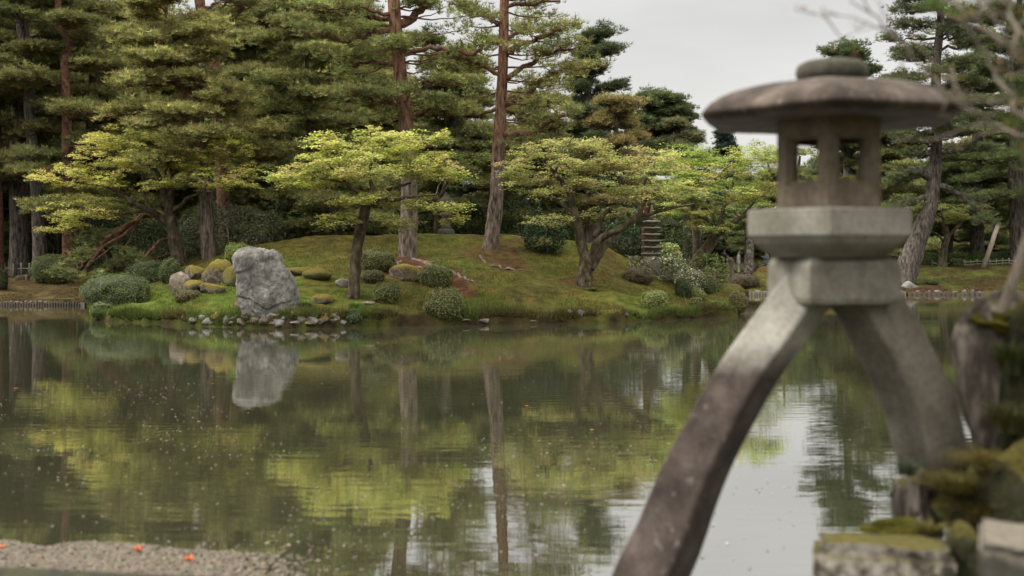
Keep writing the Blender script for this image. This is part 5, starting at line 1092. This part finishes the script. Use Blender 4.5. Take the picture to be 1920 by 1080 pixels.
# old lantern half hidden behind the lime maple
ld2 = 42.5; s_ = ld2/F; bx = (836-960)*s_; bz = gz(bx, ld2); ln2 = thing('garden_lantern', 'mossy stone lantern half hidden by lime maple leaves between dark bushes', 'stone lantern', (bx, ld2, bz))
def rg(r_, py_, n=24): a = np.arange(n)/n*6.2832; return np.stack([bx+np.cos(a)*r_*s_, ld2+np.sin(a)*r_*s_, np.full(n, CH-(py_-YH)*s_)], -1)
for nm, pr_ in (('base', [(16, 446), (16, 432), (13, 429)]), ('post', [(11, 429), (7, 415), (6, 408)]), ('platform', [(7, 408), (12, 404), (12, 400), (9, 398)]), ('fire_box', [(9, 398), (9, 384)]), ('roof', [(10, 384), (18, 381), (17, 377), (8, 370), (3, 366), (1, 360)])):
    m2 = MB(); loft(m2, [rg(a, b) for a, b in pr_]); m2.build(nm, M['st_cap' if nm in ('base', 'roof') else 'st_warm'], ln2)
# fences
def fence(label, us, d, rails, hpost, mat_, wpx, name='bamboo_fence'):
    f = thing(name, label, 'fence', ((us[0]-960)/F*d, d, gz((us[0]-960)/F*d, d)))
    for k, u in enumerate(us):
        x = (u-960)/F*d; z0 = gz(x, d); m2 = MB(); w_ = wpx[k % len(wpx)]/F*d
        tube(m2, np.array([(x, d, z0-.15), (x, d, z0+hpost*.5), (x, d, z0+hpost)]), np.array([w_, w_, w_])*.5, 8); m2.build('post', M[mat_], f)
    for r_ in rails:
        pts = [np.array([(u-960)/F*d, d+.06, gz((u-960)/F*d, d)+r_]) for u in us]; m2 = MB(); tube(m2, np.array(pts), np.full(len(pts), .025), 8); m2.build('rail', M[mat_], f)
fence('low bamboo fence along the path above the wooden steps', [-26, -9, 8, 25, 40, 55, 70, 85, 100, 115, 130, 145, 160, 176, 192, 208], 46.5, (.05, .34), .58, 'bamboo', [3])
fence('low dark fence along the top of the far mossy bank', list(range(1712, 1935, 12)), 56.5, (.08, .22), .34, 'bamboo', [1.8])
fence('low dark rail fence in front of the walking people', list(range(1352, 1475, 14)), 57.0, (.06, .16), .22, 'wood_dark', [2.2])
mb = MB(); x = (29-960)/F*46.3; tube(mb, np.array([(x, 46.3, gz(x, 46.3)-.1), (x, 46.3, gz(x, 46.3)+.54)]), np.array([.07, .07]), 10); tag(mb.build('stake', M['wood_dark'], None, (x, 46.3, gz(x, 46.3))), 'short dark wooden stake standing against the low bamboo fence', 'stake')
mb = MB(); a, b = np.array([(1703+140-960)/F*55, 55, gz((1843-960)/F*55, 55)-.1]), P(1871, 422, 55.5); tube(mb, np.array([a, (a+b)/2, b]), np.array([.13, .12, .10]), 9, .1)
tag(mb.build('wooden_prop', M['pole'], None, a), 'thick slanting wooden prop in front of the far hedge', 'pole')
# steps and plank by the shore
for k, (u0, u1, v0, v1, d, lab) in enumerate([(28, 48, 517, 527, 44.6, 'upper wooden step set in the bank below the fence'), (44, 62, 528, 541, 43.2, 'middle wooden step set in the bank below the fence'), (59, 74, 543, 553, 42.0, 'lower wooden step set in the bank above the plank')]):
    x0, x1 = (u0-960)/F*d, (u1-960)/F*d; z1, z0 = CH-(v0-YH)/F*d, CH-(v1-YH)/F*d
    mb = MB(); box(mb, ((x0+x1)/2, d+.2, (z0+z1)/2), (x1-x0, .4, z1-z0)); st = mb.build('wooden_step', M['wood_dark'], None, ((x0+x1)/2, d+.2, z0)); tag(st, lab, 'step')
    m2 = MB(); tube(m2, np.array([(x1+.04, d, z0-.1), (x1+.04, d, z1+.05)]), np.array([.05, .05]), 8); m2.build('stake', M['wood'], st)
mb = MB(); d = 40.3; x0, x1 = (72-960)/F*d, (132-960)/F*d; box(mb, ((x0+x1)/2, d+.25, CH-(563.5-YH)/F*d), (x1-x0, .5, 9/F*d), R(-4)); tag(mb.build('stone_plank', M['wood'], None, ((x0+x1)/2, d+.25, .1)), 'thick grey landing plank at the waterline below the steps', 'plank')
# log piling along the far shores
def edging(label, u0, u1, off, h_, mat_, sp_, name='log_edging'):
    mb = MB(); us = np.arange(u0, u1, sp_/4.0); ph = np.arange(len(us)) % 4; dd = shore(us)+off-np.array([0, .05, .06, .05])[ph]
    g = np.random.default_rng(int(abs(u0))); hh = np.repeat(g.normal(h_, .02, len(us)//4+1), 4)[:len(us)]
    x = (us-960)/F*dd; rings = [np.stack([x, dd, np.full(len(us), z_)], -1) if not t_ else np.stack([x, dd+y_, hh+z_], -1) for z_, y_, t_ in ((-.3, 0, 0), (0, 0, 1), (.015, .05, 1), (.0, .16, 1))]
    rings.append(np.stack([x, dd+.16, np.full(len(us), -.3)], -1))
    m_ = len(us); V = np.concatenate(rings); i = np.arange(4)[:, None]*m_+np.arange(m_-1)[None]
    mb.add(V, np.stack([i, i+1, i+m_+1, i+m_], -1).reshape(-1, 4)); return tag(mb.build(name, M[mat_], None, (x[0], dd[0], 0)), label, 'edging')
edging('row of short dark log stakes holding the bank below the steps', -60, 160, -.12, .10, 'wood_dark', 5)
edging('row of pale short stakes along the far shore behind the island tip', 1404, 1700, -.12, .17, 'wood', 5)
edging('low timber edging along the far shore under the mossy bank', 1702, 2050, -.12, .11, 'wood_dark', 9)
for k in range(26):
    u = 1712+k*9+g.normal(0, 9); grock('small pebble in the line along the far timber edging', u, 549.5, g.uniform(4, 14), g.uniform(2, 6), ['rock_tan', 'rock_grey', 'rock_pale'][k % 3], 400+k, cuts=3, name='shore_pebble', cat='stone', group='pebbles along the far timber edging', sub=2)
for k in range(9):
    grock('pale pebble on the log stakes below the steps', 12+k*9, 571.5, g.uniform(6, 12), g.uniform(4, 6), 'rock_pale', 440+k, cuts=3, name='shore_pebble', cat='stone', group='pale pebbles on the log stakes below the steps', sub=2)
prk = lambda lab, u, v, w_, h_, d, m_, s: rock('garden_rock', lab, 'rock', P(u, v, d), (w_/F*d*.5, w_/F*d*.4, h_/F*d*.5), M[m_], s, sub=3)
prk('grey boulder on the far shore beside the lantern block', 1703, 545, 44, 34, 50.3, 'rock_grey', 31); prk('tan earthy boulder at the far waterline under the leaning pine', 1722, 556, 40, 22, 49.9, 'rock_tan', 32)
# white walled hut far behind the rhododendron
hd = 55; hx = (368-960)/F*hd; hz = gz(hx, hd)
hut = thing('garden_hut', 'low white walled hut with dark roof behind the mossy maple', 'hut', (hx, hd, hz))
M['plaster'] = surf_mat('white_plaster', [(.3, (.55, .54, .5)), (.7, (.68, .67, .63))], 3, rough=.95, bump=.2); M['tile'] = surf_mat('dark_roof_tile', [(.3, (.03, .032, .035)), (.7, (.07, .07, .075))], 8, rough=.8, bump=.5)
mb = MB(); box(mb, (hx, hd, hz+.4), (1.1, 1.2, 1.1), bev=.01); mb.build('wall', M['plaster'], hut)
mb = MB(); q = lambda w_, y_, z_: np.array([(hx-w_, hd-y_, z_), (hx+w_, hd-y_, z_), (hx+w_, hd+y_, z_), (hx-w_, hd+y_, z_)]); loft(mb, [q(.8, .9, hz+.955), q(.8, .9, hz+1.02), q(.75, .1, hz+1.5)]); mb.build('roof', M['tile'], hut)
hd = 52; hx = (12-960)/F*hd; hz = gz(hx, hd); sh = thing('wooden_shed', 'dark wooden shed with a lighter panel behind the massive grey trunk', 'shed', (hx, hd, hz))
mb = MB(); box(mb, (hx, hd+.8, hz+1.3), (3.0, 1.6, 2.8), bev=.02); mb.build('wall', M['wood_dark'], sh); mb = MB(); box(mb, (hx+.05, hd-.02, hz+1.35), (.34, .05, 1.2), bev=.01); mb.build('panel', M['wood'], sh)  # panel in lighter wood than the wall
mb = MB(); box(mb, (hx, hd+.7, hz+2.82), (3.8, 2.4, .16), bev=.03); mb.build('roof', M['tile'], sh)

# ---------------------------------------------------------------- people across the pond
M['skin'] = surf_mat('skin', [(.3, (.42, .27, .2)), (.7, (.5, .33, .25))], 5, rough=.6, bump=.0)
def cloth(n, c): return surf_mat(n, [(.3, tuple(np.array(c)*.85)), (.7, c)], 6, rough=.9, bump=.2)
def skin_mesh(name, joints, edges, mat_, parent, root=0, sub=1):
    me = bpy.data.meshes.new(name); me.from_pydata([j[0] for j in joints], edges, [])
    o = bpy.data.objects.new(name, me); COL.objects.link(o)
    md = o.modifiers.new('skin', 'SKIN'); md.use_smooth_shade = True
    if not me.skin_vertices: me.skin_vertices.new()
    for v, j in zip(me.skin_vertices[0].data, joints): v.radius = (j[1], j[1] if len(j) < 3 else j[2])
    me.skin_vertices[0].data[root].use_root = True
    s_ = o.modifiers.new('sub', 'SUBSURF'); s_.levels = sub; s_.render_levels = sub
    dg = bpy.context.evaluated_depsgraph_get(); m2 = bpy.data.meshes.new_from_object(o.evaluated_get(dg)); 
    bpy.data.objects.remove(o); m2.materials.clear(); m2.materials.append(mat_)
    q = bpy.data.objects.new(name, m2); COL.objects.link(q); q.parent = parent; return q
def person(label, u, d, head_py, yaw, coat, legs, hair, hold=False, bend=0.0):
    x = (u-960)/F*d; z0 = gz(x, d); th = thing('person', label, 'person', (x, d, z0)); hgt = CH-(head_py-YH)/F*d-z0; k = hgt/1.70
    def j(x_, y_, z_, r_, r2=None): # lean the upper body forward
        if z_ > .95: y_ = y_-(z_-.95)*bend; z_ = z_-(z_-.95)*abs(bend)*.25
        return ((x_*k, y_*k, z_*k), r_*k, (r2 or r_)*k)
    hx_, hy_, hz_ = (.12, -.30, 1.28) if hold else (.24, -.06, .82)
    J = [j(0, 0, .95, .13, .1), j(0, 0, 1.2, .14, .1), j(0, 0, 1.38, .15, .09), j(0, -.005, 1.47, .05), j(0, -.02, 1.56, .075, .085), j(0, -.01, 1.65, .07, .08)]
    E = [(0, 1), (1, 2), (2, 3), (3, 4), (4, 5)]
    for s in (-1, 1):
        n = len(J); J += [j(.09*s, 0, .86, .085), j(.1*s, -.02, .48, .06), j(.1*s, .02, .09, .045), j(.1*s, -.1, .035, .035, .03)]; E += [(0, n), (n, n+1), (n+1, n+2), (n+2, n+3)]
        n = len(J); J += [j(.19*s, 0, 1.38, .055), j((.24 if not hold else .22)*s, .02, 1.1, .045), j(hx_*s, hy_, hz_, .03)]; E += [(2, n), (n, n+1), (n+1, n+2)]
        w_ = n+2; fx = np.array([hx_*s, hy_, hz_]); dv = np.array([0, -1, .15]) if hold else np.array([0, -.15, -1.])
        J.append(j(*(fx+dv*.06), .03, .018)); E.append((w_, len(J)-1)); pm = len(J)-1
        for q in range(4):
            o_ = np.array([(q-1.5)*.018, 0, 0]); e_ = fx+dv*(.10)+o_; t_ = e_+dv*[.05, .06, .055, .04][q]+np.array([0, -.012, 0])
            J += [j(*e_, .0085), j(*t_, .007)]; E += [(pm, len(J)-2), (len(J)-2, len(J)-1)]
        e_ = fx+dv*.04+np.array([-.035*s, -.01, 0]); J += [j(*e_, .010), j(*(e_+dv*.035), .008)]; E += [(w_, len(J)-2), (len(J)-2, len(J)-1)]
    skin_mesh('body', J, E, M['skin'], th)
    C_ = [j(0, 0, .8, .18, .14), j(0, 0, 1.0, .165, .13), j(0, 0, 1.2, .165, .125), j(0, 0, 1.38, .165, .11), j(0, 0, 1.44, .08)]; CE = [(0, 1), (1, 2), (2, 3), (3, 4)]
    for s in (-1, 1):
        n = len(C_); C_ += [j(.2*s, 0, 1.37, .075), j((.245 if not hold else .225)*s, .02, 1.1, .065), j(hx_*.98*s, hy_*.9, hz_+.03, .048)]; CE += [(3, n), (n, n+1), (n+1, n+2)]
    skin_mesh('coat', C_, CE, cloth('coat_cloth', coat), th)
    L_ = [j(0, 0, .93, .145, .12)]; LE = []
    for s in (-1, 1):
        n = len(L_); L_ += [j(.095*s, 0, .82, .1), j(.105*s, -.02, .48, .075), j(.105*s, .02, .1, .06)]; LE += [(0, n), (n, n+1), (n+1, n+2)]
    skin_mesh('trousers', L_, LE, cloth('trouser_cloth', legs), th)
    skin_mesh('hair', [j(0, .02, 1.70, .085, .09), j(0, .045, 1.62, .08, .07), j(0, .06, 1.53, .06, .05)], [(0, 1), (1, 2)], cloth('hair', hair), th)
    m2 = MB()
    for s in (-1, 1):   # eyes, nose, mouth on the face
        q = j(.03*s, -.1, 1.60, .01)[0]; tube(m2, np.array([q, (q[0], q[1]-.012*k, q[2])]), np.array([.011, .006])*k, 6)
    q = j(0, -.105, 1.565, .01)[0]; tube(m2, np.array([(q[0], q[1], q[2]+.03*k), (q[0], q[1]-.02*k, q[2]-.01*k)]), np.array([.008, .014])*k, 6)
    q = j(0, -.1, 1.525, .01)[0]; tube(m2, np.array([(q[0]-.025*k, q[1], q[2]), (q[0]+.025*k, q[1], q[2])]), np.array([.006, .006])*k, 5)
    f_ = m2.build('face', cloth('face_tone', (.3, .16, .12))); f_.parent = th
    if hold:
        m2 = MB(); q = j(0, -.42, 1.32, .01)[0]; box(m2, q, (.15*k, .012*k, .08*k)); ph = m2.build('phone', cloth('phone', (.02, .02, .025))); ph.location = th.location; ph.rotation_euler = (0, 0, yaw); tag(ph, 'dark phone held up by the person in pale blue', 'phone')
        ph.data.transform(__import__('mathutils').Matrix.Translation((0, 0, 0)))
    th.rotation_euler = (0, 0, yaw); return th
person('person in a navy blue jacket standing behind the green bush across the pond', 1358, 61, 466, R(60), (.03, .04, .11), (.03, .03, .04), (.02, .015, .012))
person('person in dusty pink bending forward beside the one in white', 1373, 60, 474, R(-60), (.42, .32, .29), (.35, .28, .25), (.02, .015, .012), bend=.6)
person('person in a white coat with dark hair next to the bench', 1385, 59.5, 468, R(80), (.62, .61, .58), (.5, .48, .44), (.015, .012, .01))
person('person in pale blue holding up a phone by the lantern block', 1437, 61, 469, R(-75), (.30, .42, .48), (.3, .36, .4), (.03, .02, .015), hold=True)
bd = 59; bx = (1396-960)/F*bd; bz = gz(bx, bd); bn = thing('park_bench', 'low grey bench on the far path by the person in white', 'bench', (bx, bd, bz))
mb = MB(); box(mb, (bx, bd, bz+.42), (.75, .35, .06)); mb.build('seat', M['wood'], bn)
for s in (-1, 1): mb = MB(); box(mb, (bx+.28*s, bd, bz+.19), (.08, .3, .4)); mb.build('leg', M['wood_dark'], bn)

# ---------------------------------------------------------------- floating things
g = np.random.default_rng(21); mb = MB()
def petals(x, y, s, col, cj=.3):
    n = len(x); a = g.uniform(0, 6.28, n); z = g.uniform(.003, .008, n); L = s*g.uniform(.6, 1.3, n); W = L*g.uniform(.45, .9, n)
    dx = np.stack([np.cos(a), np.sin(a)], -1); dy = np.stack([-np.sin(a), np.cos(a)], -1); c = np.stack([x, y], -1)
    V = np.stack([np.hstack([c+dx*(L*p)[:, None]+dy*(W*q)[:, None], (z+t_*L*.12)[:, None]]) for p, q, t_ in ((-.5, 0, 1), (-.1, -.5, 0), (.35, -.35, .4), (.5, 0, 1), (.35, .35, .4), (-.1, .5, 0))], 1)
    i = np.arange(n)[:, None]*6; f = np.concatenate([i+np.array([0, 1, 4, 5]), i+np.array([1, 2, 3, 4])]) if True else None
    mb.add(V.reshape(-1, 3), f, np.repeat(jitcol(col, n, cj, g), 6, 0))
n = 10000; u = g.uniform(-60, 1500, n); v = 1080-(1080-640)*g.uniform(0, 1, n)**.8; d = F*CH/(v-YH); x = (u-960)/F*d
k = sm(fbm(np.stack([x*.8, d*.45, x*0], -1), 4, 3), -.25, .4)*(.25+.75*sm(u, 1100, 100)); ok = g.random(n) < np.clip(k, .04, 1)*.9; petals(x[ok], d[ok], g.uniform(.014, .034, ok.sum()), (.19, .16, .115))
n = 800; u = g.uniform(900, 1900, n); v = g.uniform(600, 1070, n); d = F*CH/(v-YH); ok = g.random(n) < .25; petals(((u-960)/F*d)[ok], d[ok], .022, (.2, .17, .13))
n = 20000; u = g.uniform(-120, 680, n); lim = 1025+.03*u+.00009*np.clip(u-250, 0, None)**2+14*fbm(np.stack([u*.015, u*0, u*0], -1), 3, 2); v = lim+g.uniform(-.12, 1, n)*85; d = F*CH/(v-YH); ok = g.random(n) < np.clip(.72-sm(u, 320, 620)*.71, 0, 1)
petals(((u-960)/F*d)[ok], d[ok], .032, (.15, .122, .088), .2)
tag(mb.build('floating_petals', M['petal'], None, (0, 8, 0), smooth=False), 'raft of fallen petals drifting on the water', None, kind='stuff')
for k, (u, v, s, lab) in enumerate([(258, 1034, .07, 'orange fallen leaf curled upright in the middle of the petal raft'), (354, 1053, .075, 'flat orange fallen leaf on the petal raft next to the stone edge'), (2, 1028, .06, 'orange fallen leaf at the outer end of the petal raft'), (988, 763, .05, 'orange leaf drifting alone in the middle of the pond'), (1110, 808, .045, 'pale orange leaf drifting between the pond middle and the lantern leg'), (28, 730, .06, 'orange leaf drifting far over by the shady water'), (520, 690, .04, 'small reddish leaf drifting below the tall rock reflection')]):
    d = F*CH/(v-YH); c = np.array([(u-960)/F*d, d, .012]); m2 = MB(); a = np.arange(10)/10*6.28; r_ = s*(.35+.15*np.cos(a*5))
    V = np.stack([c[0]+np.cos(a)*r_*1.2, c[1]+np.sin(a)*r_, c[2]+r_*np.abs(np.sin(a))*(.9 if k < 2 else .25)], -1); V = np.vstack([V, c]); f = np.array([(i, (i+1) % 10, 10) for i in range(10)])
    m2.add(V, f, (.62, .13, .035) if k != 4 else (.6, .35, .15)); tag(m2.build('fallen_leaf', M['petal'], None, c, smooth=False), lab, 'leaf')
# dark stone kerb just under the frame
c0, c1 = P(-60, 1059, 4.6), P(520, 1088, 4.45)
mb = MB(); q = np.linspace(0, 1, 24)[:, None]; L0 = c0+(c1-c0)*q
rings = [L0+np.array([0, .0, 0]), L0+np.array([0, -.02, .0])+0, L0+np.array([0, -.4, -.03]), L0+np.array([0, -.4, -1.2]), L0+np.array([0, 0, -1.2])]
n_ = 24; V = np.concatenate(rings); i = np.arange(4)[:, None]*n_+np.arange(n_-1)[None]; mb.add(V, np.stack([i, i+1, i+n_+1, i+n_], -1).reshape(-1, 4))
tag(mb.build('stone_kerb', M['stone_dark'], None, (c0[0], c0[1]-.2, -.2)), 'dark mossy stone kerb in front of the petal raft', 'kerb')
